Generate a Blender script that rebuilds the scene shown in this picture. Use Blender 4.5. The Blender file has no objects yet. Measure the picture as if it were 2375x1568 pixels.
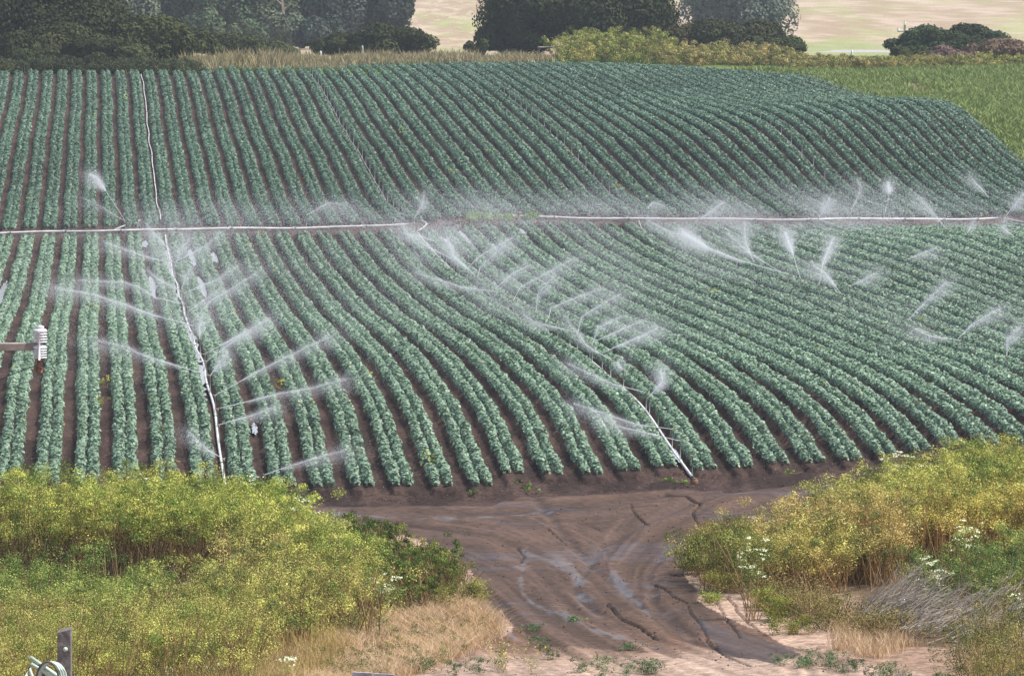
import bpy, math, random
import numpy as np
from mathutils import Vector
random.seed(7)
RS = np.random.RandomState(11)

# ------------------------------------------------------------------ camera, sky, sun, exposure
scene = bpy.context.scene
COL = scene.collection
W0, H0 = 2375.0, 1568.0            # working picture units
FPX = 13194.0                      # 200 mm lens in those units
VP_X = 220.0                       # picture column the crop rows run towards
HZ = -174.0                        # picture row of the horizon
PITCH = math.atan((H0/2-HZ)/FPX)
cam_d = bpy.data.cameras.new("camera")
cam_d.lens = FPX/W0*36.0
cam_d.sensor_width = 36.0
cam_d.clip_start = 0.5
cam_d.clip_end = 30000
cam = bpy.data.objects.new("camera", cam_d)
COL.objects.link(cam)
cam.location = (0, 0, 0)
cam.rotation_euler = (math.pi/2-PITCH, 0, 0)
scene.camera = cam

SUN_EL, SUN_AZ = 58.0, 98.0       # azimuth clockwise from +Y (view direction)
world = bpy.data.worlds.new("World")
scene.world = world
world.use_nodes = True
wn = world.node_tree
bg = wn.nodes["Background"]
sky = wn.nodes.new("ShaderNodeTexSky")
sky.sky_type = 'NISHITA'
sky.sun_disc = False
sky.sun_elevation = math.radians(SUN_EL)
sky.sun_rotation = math.radians(SUN_AZ)
sky.dust_density = 3.0
sky.air_density = 1.0
wn.links.new(sky.outputs[0], bg.inputs[0])
bg.inputs[1].default_value = 0.12
sun_d = bpy.data.lights.new("sun", 'SUN')
sun_d.energy = 4.2
sun_d.angle = math.radians(1.5)
sun_d.color = (1.0, 0.95, 0.87)
sun = bpy.data.objects.new("sun", sun_d)
COL.objects.link(sun)
_a, _e = math.radians(SUN_AZ), math.radians(SUN_EL)
sv = Vector((math.sin(_a)*math.cos(_e), math.cos(_a)*math.cos(_e), math.sin(_e)))
sun.rotation_euler = sv.to_track_quat('Z', 'Y').to_euler()
scene.view_settings.view_transform = 'Standard'
scene.view_settings.look = 'None'
scene.view_settings.gamma = 1.0
scene.view_settings.exposure = 0.46
scene.render.resolution_x = 1024
scene.render.resolution_y = 675

# ------------------------------------------------------------------ projection helpers
cp, sp = math.cos(PITCH), math.sin(PITCH)
def ray(X, v):
    """direction of picture point, scaled so that y = 1"""
    dx = np.asarray(X, float)-W0/2
    dy = H0/2-np.asarray(v, float)
    yc = FPX*cp+dy*sp
    zc = dy*cp-FPX*sp
    return dx/yc, zc/yc
def project(x, y, z):
    f = y*cp-z*sp
    u = y*sp+z*cp
    return W0/2+FPX*x/f, H0/2-FPX*u/f

# ------------------------------------------------------------------ value noise
_perm = RS.rand(64, 64, 64).astype(np.float32)
def vnoise(x, y, z=0.0):
    x, y = np.broadcast_arrays(np.asarray(x, float), np.asarray(y, float))
    z = np.zeros_like(x)+z
    xi, yi, zi = np.floor(x).astype(int), np.floor(y).astype(int), np.floor(z).astype(int)
    fx, fy, fz = x-xi, y-yi, z-zi
    fx = fx*fx*(3-2*fx); fy = fy*fy*(3-2*fy); fz = fz*fz*(3-2*fz)
    r = 0
    for a in (0, 1):
        for b in (0, 1):
            for c in (0, 1):
                wt = (fx if a else 1-fx)*(fy if b else 1-fy)*(fz if c else 1-fz)
                r = r+wt*_perm[(xi+a) % 64, (yi+b) % 64, (zi+c) % 64]
    return r
def fbm(x, y, z=0.0, o=4):
    s, a, t = 0, 1.0, 0
    for i in range(o):
        s = s+a*vnoise(np.asarray(x)*2**i+17.3*i, np.asarray(y)*2**i+5.1*i, z)
        t += a; a *= 0.5
    return s/t
def sstep(a, b, x):
    t = np.clip((np.asarray(x, float)-a)/(b-a), 0, 1)
    return t*t*(3-2*t)

# ------------------------------------------------------------------ terrain height (thin plate through surveyed points)
CP = []
base_prof = [(1700, 128), (1568, 120), (1400, 108), (1300, 101), (1200, 94.5), (1116, 89.6), (1058, 86.7), (988, 84.2), (920, 80.3),
             (869, 76.2), (814, 71.9), (770, 67.0), (722, 61.3), (680, 57.6), (640, 54.2), (600, 51.2), (561, 48.8)]
for X in (-500, 100, 700, 1300):
    for v, s in base_prof:
        CP.append((X, v, s))
for X in (1900, 2500, 2900):
    for v, s in base_prof[:9]:
        CP.append((X, v, s))
for X, v, s in [(1729, 633, 54.5), (1821, 667, 57.8), (1895, 696, 60.5), (1973, 725, 63.3), (2200, 820, 71.5), (2310, 859, 75.5),
                (2700, 850, 75), (2700, 760, 67.3), (2500, 690, 60.8), (2400, 620, 56), (2165, 541, 48.9), (2272, 554, 51.2), (2400, 562, 52),
                (1950, 541, 47.9), (1800, 545, 48.0), (1600, 545, 48.1), (2100, 536, 47.2), (2300, 532, 46.8), (2600, 530, 46.8), (2700, 575, 52),
                (-500, 542, 47.2), (0, 540, 47.2), (500, 531, 47.1), (985, 518, 46.8), (1195, 503, 46.0), (1600, 507, 46.1), (2000, 509, 46.1), (2500, 508, 46.0),
                (1000, 535, 47.7), (1200, 535, 47.8), (1300, 520, 46.9)]:
    CP.append((X, v, s))
for X in (-500, 100, 700):
    for v, s in [(478, 43.9), (437, 42.3), (376, 40.3), (320, 38), (273, 36.1), (222, 34.4)]:
        CP.append((X, v, s))
for X, v, s in [(-500, 178, 33), (100, 178, 33), (400, 178, 32.9), (740, 160, 31.3), (1059, 154, 30.3), (1300, 150, 30.0), (1600, 155, 30.0),
                (1421, 458, 43.4), (1346, 376, 40.6), (1169, 222, 34.3), (1933, 437, 42.9), (1891, 393, 41.9), (1841, 338, 40.6), (1771, 284, 38.9),
                (1657, 246, 36), (1581, 222, 34.1), (2364, 400, 41.2), (2294, 342, 39.8), (2229, 277, 38.6), (2170, 238, 37.4), (2120, 246, 36.2), (2060, 240, 35.2), (1980, 228, 33.8),
                (1952, 219, 33.2), (1886, 195, 32), (1850, 182, 31.2), (2375, 150, 30), (2375, 225, 33.5), (2375, 300, 37), (2700, 150, 30), (2700, 250, 34), (2700, 330, 38.2),
                (2700, 420, 42), (2200, 155, 30), (2200, 190, 31.6), (2350, 460, 43.5), (2700, 480, 44.5),
                (-500, 130, 26), (500, 130, 26), (1200, 128, 26), (1700, 130, 26), (2300, 132, 26), (2800, 132, 26)]:
    CP.append((X, v, s))
CP = np.array(CP, float)
_D = FPX/CP[:, 2]
_tx, _tz = ray(CP[:, 0], CP[:, 1])
_P = np.stack([_tx*10.0, np.log(_D)*3.0], 1)
_Z = _tz*_D
def _tps(r2):
    return np.where(r2 > 1e-12, 0.5*r2*np.log(np.maximum(r2, 1e-12)), 0)
_n = len(_P)
_K = _tps(((_P[:, None]-_P[None])**2).sum(-1))+np.eye(_n)*0.004
_Q = np.hstack([np.ones((_n, 1)), _P])
_A = np.block([[_K, _Q], [_Q.T, np.zeros((3, 3))]])
_sol = np.linalg.solve(_A, np.concatenate([_Z, np.zeros(3)]))
NEAR_D = np.array([-400, 0, 5, 20, 55, 80, 95, 110.0])
NEAR_Z = np.array([-1.6, -1.7, -2.1, -4.2, -8.6, -11.9, -13.5, -14.5])
FAR_D = np.array([400, 500, 560, 620, 680, 800, 1000, 1400, 2200, 7000.0])
FAR_V = np.array([140, 129, 126, 121, 108, 68, 0, -110, -170])
FAR_Z = np.append(ray(1187, FAR_V)[1]*FAR_D[:-1], 260.0)
def zfun(x, y):
    x, y = np.broadcast_arrays(np.asarray(x, float), np.asarray(y, float))
    sh = x.shape
    x = x.ravel(); y = y.ravel()
    out = np.zeros(len(x))
    for i in range(0, len(x), 20000):
        xx, yy = x[i:i+20000], y[i:i+20000]
        yc = np.clip(yy, 104, 560)
        tx = np.clip(xx/yc, -0.125, 0.125)
        p = np.stack([tx*10.0, np.log(yc)*3.0], 1)
        r2 = (p[:, None, 0]-_P[None, :, 0])**2+(p[:, None, 1]-_P[None, :, 1])**2
        z = _tps(r2)@_sol[:_n]+_sol[_n]+p@_sol[_n+1:]
        far = np.interp(yy, FAR_D, FAR_Z)+0.25*np.sin(xx/40+yy/70)*sstep(600, 800, yy)
        k = sstep(440, 540, yy)
        z = z*(1-k)+far*k
        nz = np.interp(yy, NEAR_D, NEAR_Z)
        k = sstep(116, 106, yy)
        z = z*(1-k)+nz*k
        out[i:i+20000] = z
    return out.reshape(sh)
_Dg = np.concatenate([np.arange(30, 150, 0.5), np.arange(150, 450, 0.5), np.geomspace(450, 3000, 300)])
def unproj(X, v, h=0.0):
    """point where the picture ray meets the ground raised by h"""
    tx, tz = ray(X, v)
    zr = tz*_Dg
    zt = zfun(tx*_Dg, _Dg)+h
    k = np.argmax(zt >= zr)
    if k == 0:
        k = 1 if zt[0] >= zr[0] else len(_Dg)-1
    a, b = zr[k-1]-zt[k-1], zt[k]-zr[k]
    t = a/max(a+b, 1e-9)
    D = _Dg[k-1]+(_Dg[k]-_Dg[k-1])*min(max(t, 0), 1)
    return np.array([tx*D, D, tz*D])
def at(X, v, D):
    tx, tz = ray(X, v)
    return np.array([tx*D, D, tz*D])
KL = -(VP_X-W0/2)/FPX             # lateral drift of the rows
def LtoX(L, D):
    return L-KL*D
SP = 1.016
L1 = 3.32
def wob(D):
    return 0.022*np.sin(D/8.3)+0.022*np.sin(D/3.1+1.0)+0.03*np.sin(D/21.0+2)

# ------------------------------------------------------------------ object helpers
def tag(o, label=None, cat=None, group=None, kind=None):
    if label: o["label"] = label
    if cat: o["category"] = cat
    if group: o["group"] = group
    if kind: o["kind"] = kind
    return o
def empty(name, loc=(0, 0, 0)):
    o = bpy.data.objects.new(name, None)
    COL.objects.link(o)
    o.location = loc
    o.empty_display_size = 0.2
    return o
def mesh_np(name, V, F, mat, col=None, parent=None, smooth=False, extra=None, F4=None):
    V = np.asarray(V, np.float32)
    parts = []
    me = bpy.data.meshes.new(name)
    F = np.asarray(F, np.int32)
    k = F.shape[1]
    me.vertices.add(len(V)); me.vertices.foreach_set("co", V.ravel())
    idx = F.ravel()
    starts = np.arange(0, len(idx), k, dtype=np.int32)
    if F4 is not None and len(F4):
        F4 = np.asarray(F4, np.int32)
        starts = np.concatenate([starts, len(idx)+np.arange(0, F4.size, F4.shape[1], dtype=np.int32)])
        idx = np.concatenate([idx, F4.ravel()])
    me.loops.add(len(idx)); me.loops.foreach_set("vertex_index", idx)
    me.polygons.add(len(starts)); me.polygons.foreach_set("loop_start", starts)
    if smooth:
        me.polygons.foreach_set("use_smooth", np.ones(len(starts), bool))
    me.update(calc_edges=True)
    if col is not None:
        a = me.attributes.new("col", 'FLOAT_COLOR', 'POINT')
        c = np.ones((len(V), 4), np.float32); c[:, :3] = np.clip(col, 0, 1)
        a.data.foreach_set("color", c.ravel())
    if extra is not None:
        for n_, arr in extra.items():
            a = me.attributes.new(n_, 'FLOAT', 'POINT')
            a.data.foreach_set("value", np.asarray(arr, np.float32))
    me.materials.append(mat)
    o = bpy.data.objects.new(name, me)
    COL.objects.link(o)
    if parent is not None:
        o.parent = parent
    return o
class MB:
    """collects tubes, boxes and discs into one mesh"""
    def __init__(s): s.V = []; s.F = []; s.n = 0
    def add(s, V, F):
        s.V.append(np.asarray(V, float)); s.F += [tuple(i+s.n for i in f) for f in F]; s.n += len(V)
    def tube(s, pts, r, n=8, cap=True):
        pts = [Vector(p) for p in pts]
        rs = r if hasattr(r, '__len__') else [r]*len(pts)
        V = []
        for i, p in enumerate(pts):
            d = (pts[min(i+1, len(pts)-1)]-pts[max(i-1, 0)])
            if d.length < 1e-9: d = Vector((0, 0, 1))
            d.normalize()
            a = d.cross(Vector((0, 0, 1)) if abs(d.z) < 0.9 else Vector((0, 1, 0))).normalized()
            b = d.cross(a)
            for k in range(n):
                t = 2*math.pi*k/n
                V.append(tuple(p+(a*math.cos(t)+b*math.sin(t))*rs[i]))
        F = []
        for i in range(len(pts)-1):
            for k in range(n):
                F.append((i*n+k, i*n+(k+1) % n, (i+1)*n+(k+1) % n, (i+1)*n+k))
        if cap:
            F.append(tuple(range(n))); F.append(tuple(reversed(range((len(pts)-1)*n, len(pts)*n))))
        s.add(V, F); return s
    def lathe(s, c, prof, n=20):
        V = []
        for r, z in prof:
            for k in range(n):
                t = 2*math.pi*k/n
                V.append((c[0]+r*math.cos(t), c[1]+r*math.sin(t), c[2]+z))
        F = []
        for i in range(len(prof)-1):
            for k in range(n):
                F.append((i*n+k, i*n+(k+1) % n, (i+1)*n+(k+1) % n, (i+1)*n+k))
        F.append(tuple(range(n))); F.append(tuple(reversed(range((len(prof)-1)*n, len(prof)*n))))
        s.add(V, F); return s
    def box(s, c, d, rot=0.0, bev=0.0):
        x, y, z = d[0]/2, d[1]/2, d[2]/2
        V = []
        cr, sr = math.cos(rot), math.sin(rot)
        for i in (-1, 1):
            for j in (-1, 1):
                for k in (-1, 1):
                    V.append((c[0]+i*x*cr-j*y*sr, c[1]+i*x*sr+j*y*cr, c[2]+k*z))
        s.add(V, [(0, 1, 3, 2), (4, 6, 7, 5), (0, 4, 5, 1), (2, 3, 7, 6), (0, 2, 6, 4), (1, 5, 7, 3)]); return s
    def build(s, name, mat, parent=None, smooth=True, origin=None):
        V = np.concatenate(s.V)
        if origin is not None: V = V-np.asarray(origin)
        me = bpy.data.meshes.new(name)
        me.from_pydata([tuple(v) for v in V], [], s.F)
        me.materials.append(mat)
        if smooth:
            me.polygons.foreach_set("use_smooth", [len(f) == 4 for f in s.F])
        me.update()
        o = bpy.data.objects.new(name, me)
        COL.objects.link(o)
        if parent is not None: o.parent = parent
        return o

# ------------------------------------------------------------------ materials
def new_mat(name):
    m = bpy.data.materials.new(name); m.use_nodes = True
    nt = m.node_tree
    return m, nt, nt.nodes["Principled BSDF"], nt.nodes["Material Output"]
def noise_mul(nt, src, scale, lo, hi, detail=3):
    tc = nt.nodes.new("ShaderNodeNewGeometry")
    nz = nt.nodes.new("ShaderNodeTexNoise"); nz.inputs["Scale"].default_value = scale; nz.inputs["Detail"].default_value = detail
    nt.links.new(tc.outputs["Position"], nz.inputs["Vector"])
    mr = nt.nodes.new("ShaderNodeMapRange")
    mr.inputs["From Min"].default_value = 0.3; mr.inputs["From Max"].default_value = 0.7
    mr.inputs["To Min"].default_value = lo; mr.inputs["To Max"].default_value = hi
    nt.links.new(nz.outputs["Fac"], mr.inputs["Value"])
    mx = nt.nodes.new("ShaderNodeVectorMath"); mx.operation = 'SCALE'
    nt.links.new(src, mx.inputs[0]); nt.links.new(mr.outputs[0], mx.inputs["Scale"])
    return mx.outputs[0], nz
def foliage_mat(name, trans=0.3, rough=0.55, spec=0.3, nscale=1.5):
    m, nt, b, out = new_mat(name)
    at_ = nt.nodes.new("ShaderNodeAttribute"); at_.attribute_name = "col"
    c, _ = noise_mul(nt, at_.outputs["Color"], nscale, 0.85, 1.15)
    nt.links.new(c, b.inputs["Base Color"])
    b.inputs["Roughness"].default_value = rough
    b.inputs["Specular IOR Level"].default_value = spec
    tr = nt.nodes.new("ShaderNodeBsdfTranslucent"); nt.links.new(c, tr.inputs[0])
    mx = nt.nodes.new("ShaderNodeMixShader"); mx.inputs[0].default_value = trans
    nt.links.new(b.outputs[0], mx.inputs[1]); nt.links.new(tr.outputs[0], mx.inputs[2])
    nt.links.new(mx.outputs[0], out.inputs[0])
    return m
def plain_mat(name, col, rough=0.6, spec=0.4, nscale=8, lo=0.8, hi=1.2, metal=0.0, bump=0.0):
    m, nt, b, out = new_mat(name)
    rgb = nt.nodes.new("ShaderNodeRGB"); rgb.outputs[0].default_value = (*col, 1)
    c, nz = noise_mul(nt, rgb.outputs[0], nscale, lo, hi, 5)
    nt.links.new(c, b.inputs["Base Color"])
    b.inputs["Roughness"].default_value = rough
    b.inputs["Specular IOR Level"].default_value = spec
    b.inputs["Metallic"].default_value = metal
    if bump:
        bp = nt.nodes.new("ShaderNodeBump"); bp.inputs["Strength"].default_value = bump; bp.inputs["Distance"].default_value = 0.02
        nt.links.new(nz.outputs["Fac"], bp.inputs["Height"]); nt.links.new(bp.outputs[0], b.inputs["Normal"])
    return m
def soil_mat(name, bump_d=0.04, nscale=9.0, spec=0.1):
    m, nt, b, out = new_mat(name)
    a = nt.nodes.new("ShaderNodeAttribute"); a.attribute_name = "col"
    c, nz = noise_mul(nt, a.outputs["Color"], nscale, 0.60, 1.40, 8)
    c2, nz2 = noise_mul(nt, c, nscale*3.3, 0.70, 1.30, 4)
    nt.links.new(c2, b.inputs["Base Color"])
    r = nt.nodes.new("ShaderNodeAttribute"); r.attribute_name = "rough"
    nt.links.new(r.outputs["Fac"], b.inputs["Roughness"])
    b.inputs["Specular IOR Level"].default_value = spec
    bp = nt.nodes.new("ShaderNodeBump"); bp.inputs["Strength"].default_value = 0.6; bp.inputs["Distance"].default_value = bump_d
    # bump fades where the surface is wet and smooth
    nt.links.new(nz.outputs["Fac"], bp.inputs["Height"])
    mr = nt.nodes.new("ShaderNodeMapRange"); mr.inputs["From Min"].default_value = 0.25; mr.inputs["From Max"].default_value = 0.8
    mr.inputs["To Min"].default_value = 0.05; mr.inputs["To Max"].default_value = 0.8
    nt.links.new(r.outputs["Fac"], mr.inputs["Value"]); nt.links.new(mr.outputs[0], bp.inputs["Strength"])
    nt.links.new(bp.outputs[0], b.inputs["Normal"])
    return m
M_soil = soil_mat("field_soil", 0.09, 7.0)
M_dirt = soil_mat("road_dirt", 0.03, 5, 0.36)
M_ground = soil_mat("ground_cover", 0.05, 4)
M_crop = foliage_mat("crop_leaf", 0.15, 0.45, 0.35, 2.0)
M_weed = foliage_mat("weed_foliage", 0.18, 0.6, 0.15, 1.0)
M_tree = foliage_mat("tree_foliage", 0.10, 0.85, 0.08, 0.5)
M_alu = plain_mat("white_pipe", (0.70, 0.72, 0.71), 0.45, 0.5, 2.2, 0.68, 1.1)
M_dark = plain_mat("dark_joint", (0.10, 0.09, 0.08), 0.7)
M_riser = plain_mat("galvanised_riser", (0.36, 0.38, 0.36), 0.45, 0.5, 6)
M_riserg = plain_mat("green_riser", (0.10, 0.24, 0.14), 0.5, 0.5, 6)
M_brass = plain_mat("brass_head", (0.30, 0.26, 0.18), 0.45, 0.5, 10)
M_wood = plain_mat("weathered_wood", (0.20, 0.18, 0.17), 0.85, 0.2, 14, 0.6, 1.35, bump=0.5)
M_arm = plain_mat("crossarm_wood", (0.36, 0.31, 0.28), 0.8, 0.2, 9, 0.7, 1.2, bump=0.4)
M_porc = plain_mat("porcelain", (0.78, 0.80, 0.84), 0.2, 0.6, 5, 0.93, 1.05)
M_rust = plain_mat("rusty_metal", (0.22, 0.125, 0.075), 0.8, 0.3, 30, 0.6, 1.4)
M_bark = plain_mat("bark", (0.07, 0.055, 0.045), 0.9, 0.2, 4, 0.7, 1.3, bump=0.5)
M_twig = plain_mat("dead_stem", (0.40, 0.355, 0.30), 0.8, 0.2, 3, 0.6, 1.3)
M_hose = plain_mat("pale_hose", (0.55, 0.68, 0.60), 0.4, 0.5, 10, 0.8, 1.1)
M_dhose = plain_mat("dark_hose", (0.12, 0.11, 0.12), 0.5)
M_flower = plain_mat("white_petal", (0.66, 0.70, 0.48), 0.7, 0.2, 8, 0.85, 1.1)
M_yellow = plain_mat("yellow_petal", (0.62, 0.54, 0.07), 0.7, 0.2, 8, 0.85, 1.1)
M_white = plain_mat("white_paint", (0.8, 0.82, 0.82), 0.5)
M_wire = plain_mat("wire", (0.05, 0.05, 0.05), 0.5)
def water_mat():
    m, nt, b, out = new_mat("water_sky_glare")
    b.inputs["Base Color"].default_value = (0.42, 0.43, 0.46, 1)  # pale base colour: sky glare on the water is put into it
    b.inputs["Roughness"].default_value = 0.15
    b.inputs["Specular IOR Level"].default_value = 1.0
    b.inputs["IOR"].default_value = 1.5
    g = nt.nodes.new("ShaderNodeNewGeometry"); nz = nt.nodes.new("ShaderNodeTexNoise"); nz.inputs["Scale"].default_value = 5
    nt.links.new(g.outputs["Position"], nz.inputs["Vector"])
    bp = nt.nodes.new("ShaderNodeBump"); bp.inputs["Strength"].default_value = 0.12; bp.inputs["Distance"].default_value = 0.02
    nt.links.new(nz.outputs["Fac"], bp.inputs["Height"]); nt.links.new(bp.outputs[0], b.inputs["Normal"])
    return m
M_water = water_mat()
def drop_mat():
    m, nt, b, out = new_mat("spray_water")
    d = nt.nodes.new("ShaderNodeBsdfDiffuse"); d.inputs[0].default_value = (0.9, 0.92, 0.95, 1)
    t = nt.nodes.new("ShaderNodeBsdfTranslucent"); t.inputs[0].default_value = (0.9, 0.92, 0.95, 1)
    mx = nt.nodes.new("ShaderNodeMixShader"); mx.inputs[0].default_value = 0.5
    nt.links.new(d.outputs[0], mx.inputs[1]); nt.links.new(t.outputs[0], mx.inputs[2]); nt.links.new(mx.outputs[0], out.inputs[0])
    nt.nodes.remove(b)
    return m
M_drop = drop_mat()

# ------------------------------------------------------------------ the ground sheet
def poly_mask(X, v, poly, soft=0):
    inside = np.zeros(X.shape, bool)
    n = len(poly)
    for i in range(n):
        x1, y1 = poly[i]; x2, y2 = poly[(i+1) % n]
        c = ((y1 > v) != (y2 > v)) & (X < (x2-x1)*(v-y1)/((y2-y1) if y2 != y1 else 1e-9)+x1)
        inside ^= c
    return inside
def line_dist(X, v, pts, ky=1.0):
    d = np.full(X.shape, 1e9)
    for (x1, y1), (x2, y2) in zip(pts[:-1], pts[1:]):
        ax, ay = x2-x1, (y2-y1)*ky
        t = np.clip(((X-x1)*ax+(v-y1)*ky*ay)/(ax*ax+ay*ay+1e-9), 0, 1)
        d = np.minimum(d, np.hypot(X-x1-ax*t, (v-y1)*ky-ay*t))
    return d
# row ends next to the dirt road, as (picture column, picture row)
FRONT = [(-600, 1135), (0, 1132), (560, 1138), (1117, 1138), (1195, 1108), (1387, 1110), (1554, 1094), (1660, 1100), (1850, 1084), (2000, 1076), (2100, 1062), (2300, 1045), (2900, 1000)]
_fr = np.array([unproj(a, b) for a, b in FRONT])
_frL = _fr[:, 0]+KL*_fr[:, 1]
def D_front(L): return np.interp(L, _frL, _fr[:, 1])
_pp = np.array([unproj(a, b) for a, b in [(-400, 542), (0, 540), (500, 531), (985, 519), (1195, 503), (1600, 507), (2000, 509), (2330, 507), (2700, 508)]])
_ppL = _pp[:, 0]+KL*_pp[:, 1]
def D_pipe(L): return np.interp(L, _ppL, _pp[:, 1])
def D_end(L): return np.interp(L, [-12, 3, 15, 28, 40, 47, 53], [402, 404, 421, 436, 437, 431, 423])
L_EDGE = L1+49*SP+0.15

LOWER_GAP = 6.5
Lc = np.arange(-13, 62, SP/8)
Lc = Lc-(Lc[0]-L1) % (SP/8)
ext = np.cumsum(np.concatenate([0.25*1.03**np.arange(1, 90), 4*1.35**np.arange(1, 22)]))
Lall = np.concatenate([Lc[0]-ext[::-1], Lc, Lc[-1]+ext])
Dall = np.concatenate([[-300, -100, -20, 0, 3, 8, 14, 20, 28, 36, 44, 52, 60, 68, 76, 84, 90, 95, 98, 101, 103], np.arange(104.5, 152, 0.2), np.arange(152, 290, 0.4),
                       np.arange(290, 446, 0.6), np.arange(447, 1100, 3.0), np.geomspace(1110, 7000, 30)])
def mixc(a, b, t): return a*(1-t[..., None])+b*t[..., None]
def survey(LG, DG):
    XG = LG-KL*DG
    ZG = zfun(XG, DG)
    PX, PV = project(XG, np.maximum(DG, 1), ZG)
    PX = np.where(DG > 60, PX, -9999); 
    Dfr, Dpi, Den = D_front(LG), D_pipe(LG), D_end(LG)
    in_lower = (DG > Dfr-0.9) & (DG < Dpi-LOWER_GAP+1)
    in_upper = (DG > Dpi+0.6) & (DG < Den+0.8) & (LG < L_EDGE)
    in_field = (DG > Dfr-3.2) & (DG < Den+1.5) & ((LG < L_EDGE+0.2) | (DG < Dpi+1)) & (LG > -40)
    # bed shape
    ph = ((LG-wob(DG)-L1)/SP) % 1.0
    bed = sstep(0.10, 0.24, ph)*sstep(0.90, 0.76, ph)
    groove = np.exp(-((ph-0.5)/0.07)**2)*0.25
    bedk = (in_lower | in_upper)
    clod = fbm(XG*3.1, DG*3.1, 0.3, 3)
    ZG = ZG+np.where(bedk, 0.13*bed*(1-groove)-0.03, 0)+np.where(in_field, (clod-0.5)*0.06, 0)
    # dirt road and fan
    ROADP = [(-700, 1148), (560, 1150), (1120, 1150), (1200, 1128), (1600, 1112), (1950, 1092), (2900, 1030), (2900, 1120), (2300, 1115), (1990, 1150), (1850, 1180), (1760, 1210), (1650, 1270), (1600, 1330),
             (1620, 1390), (1720, 1450), (1820, 1500), (2000, 1540), (2300, 1580), (2500, 1760), (900, 1760), (960, 1570), (1040, 1520), (1170, 1470), (1150, 1400), (1120, 1350),
             (1060, 1300), (960, 1250), (850, 1215), (740, 1190), (-700, 1185)]
    nzw = (fbm(XG*0.6, DG*0.25, 1.0, 4)-0.5)
    jx, jv = PX+nzw*60, PV+(fbm(XG*0.7+9, DG*0.3, 2.0, 4)-0.5)*36
    road = poly_mask(jx, jv, ROADP) & (DG > 90) & (DG < 175)
    # ----- colours of the ground (real albedo: damp, dry and grassy patches)
    n1 = fbm(XG*0.35, DG*0.12, 0.7, 5); n2 = fbm(XG*1.7, DG*0.5, 3.1, 4); n3 = fbm(XG*0.12, DG*0.03, 5.5, 4)
    C = np.zeros(XG.shape+(3,)); C[:] = (0.30, 0.21, 0.15)
    R = np.full(XG.shape, 0.9)
    near = DG < 300
    dry = np.array((0.37, 0.262, 0.200)); brown = np.array((0.20, 0.125, 0.085)); wet = np.array((0.088, 0.050, 0.033)); straw = np.array((0.46, 0.34, 0.18))
    t = sstep(0.40, 0.62, n1)
    Cn = mixc(np.broadcast_to(dry, C.shape), np.broadcast_to(brown, C.shape), t*0.6)
    C = np.where(near[..., None], Cn, C)
    # the fan: wetter up-slope, drying towards the viewer
    wv = sstep(1540, 1400, jv-(PX-1400)*0.05+nzw*40)
    Cf = mixc(np.broadcast_to(dry*1.02, C.shape), np.broadcast_to(np.array((0.18, 0.102, 0.062)), C.shape), sstep(1555, 1480, jv+nzw*50))
    Cf = mixc(Cf, np.broadcast_to(wet*0.85, C.shape), wv*(0.80+0.6*(n1-0.5)))
    Cf = mixc(Cf, np.broadcast_to(wet*0.62, C.shape), sstep(0.52, 0.66, n2)*0.55*wv)
    C = np.where(road[..., None], Cf, C)
    sheen = sstep(0.50, 0.66, fbm(XG*0.25, DG*1.2, 8.0, 4))*wv
    R = np.where(road, 0.80-0.36*sheen, R)
    # dark damp bank left of the fan and wet toe at the lower right
    bank = poly_mask(jx, jv, [(880, 1215), (1100, 1230), (1200, 1330), (1230, 1400), (1400, 1470), (1500, 1520), (1250, 1500), (1150, 1440), (1120, 1340), (1000, 1270)])
    C = np.where(bank[..., None], mixc(C, np.broadcast_to(wet*0.75, C.shape), np.full(XG.shape, 0.7)), C)
    toe = poly_mask(jx, jv, [(1620, 1440), (1700, 1470), (1800, 1495), (1860, 1525), (1800, 1540), (1700, 1525), (1640, 1500), (1600, 1460)])
    C = np.where(toe[..., None], wet*0.9, C); R = np.where(toe, 0.45, R)
    # water films running over the mud: list of (points, half width, depth)
    FILMS = [([(1215, 1300), (1208, 1340), (1212, 1375), (1235, 1400)], 9), ([(1235, 1402), (1290, 1420), (1340, 1440)], 10), ([(1340, 1440), (1370, 1460), (1450, 1480)], 4.5),
             ([(1290, 1300), (1330, 1330), (1350, 1350)], 14), ([(1340, 1375), (1375, 1388)], 11), ([(1215, 1280), (1260, 1295), (1300, 1310)], 8),
             ([(1420, 1330), (1440, 1355), (1470, 1385), (1505, 1415)], 10), ([(1180, 1465), (1195, 1482)], 5),
             ([(1560, 1112), (1700, 1108), (1830, 1100), (1900, 1095)], 3.5), ([(700, 1162), (860, 1168), (1010, 1158), (1160, 1150)], 4.5), ([(740, 1186), (900, 1198), (1060, 1204), (1180, 1196), (1280, 1180)], 5),
             ([(1635, 1485), (1660, 1510), (1700, 1535)], 4), ([(1470, 1488), (1530, 1498)], 3)]
    for pts, w in FILMS:
        d = line_dist(PX, PV, pts)+(n2-0.5)*w*1.8
        fine = fbm(XG*5.0, DG*1.6, 4.0, 3)
        k = sstep(w*1.25, w*0.1, d+(fine-0.5)*w*2.2)*(DG < 200)*(DG > 60)
        R = R*(1-k)+0.36*k
        C = mixc(C, np.broadcast_to(np.array((0.15, 0.115, 0.10)), C.shape), k*0.5)
    TRACKS = [[(560, 1157), (900, 1160), (1200, 1150), (1500, 1128)], [(560, 1178), (900, 1190), (1200, 1185), (1500, 1155), (1700, 1120)],
              [(1240, 1150), (1300, 1230), (1360, 1300), (1480, 1400), (1620, 1480)], [(1900, 1120), (1700, 1180), (1560, 1260), (1500, 1330), (1520, 1400), (1600, 1470)],
              [(1800, 1120), (1600, 1160), (1400, 1260), (1330, 1360), (1400, 1440), (1560, 1520)]]
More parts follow.
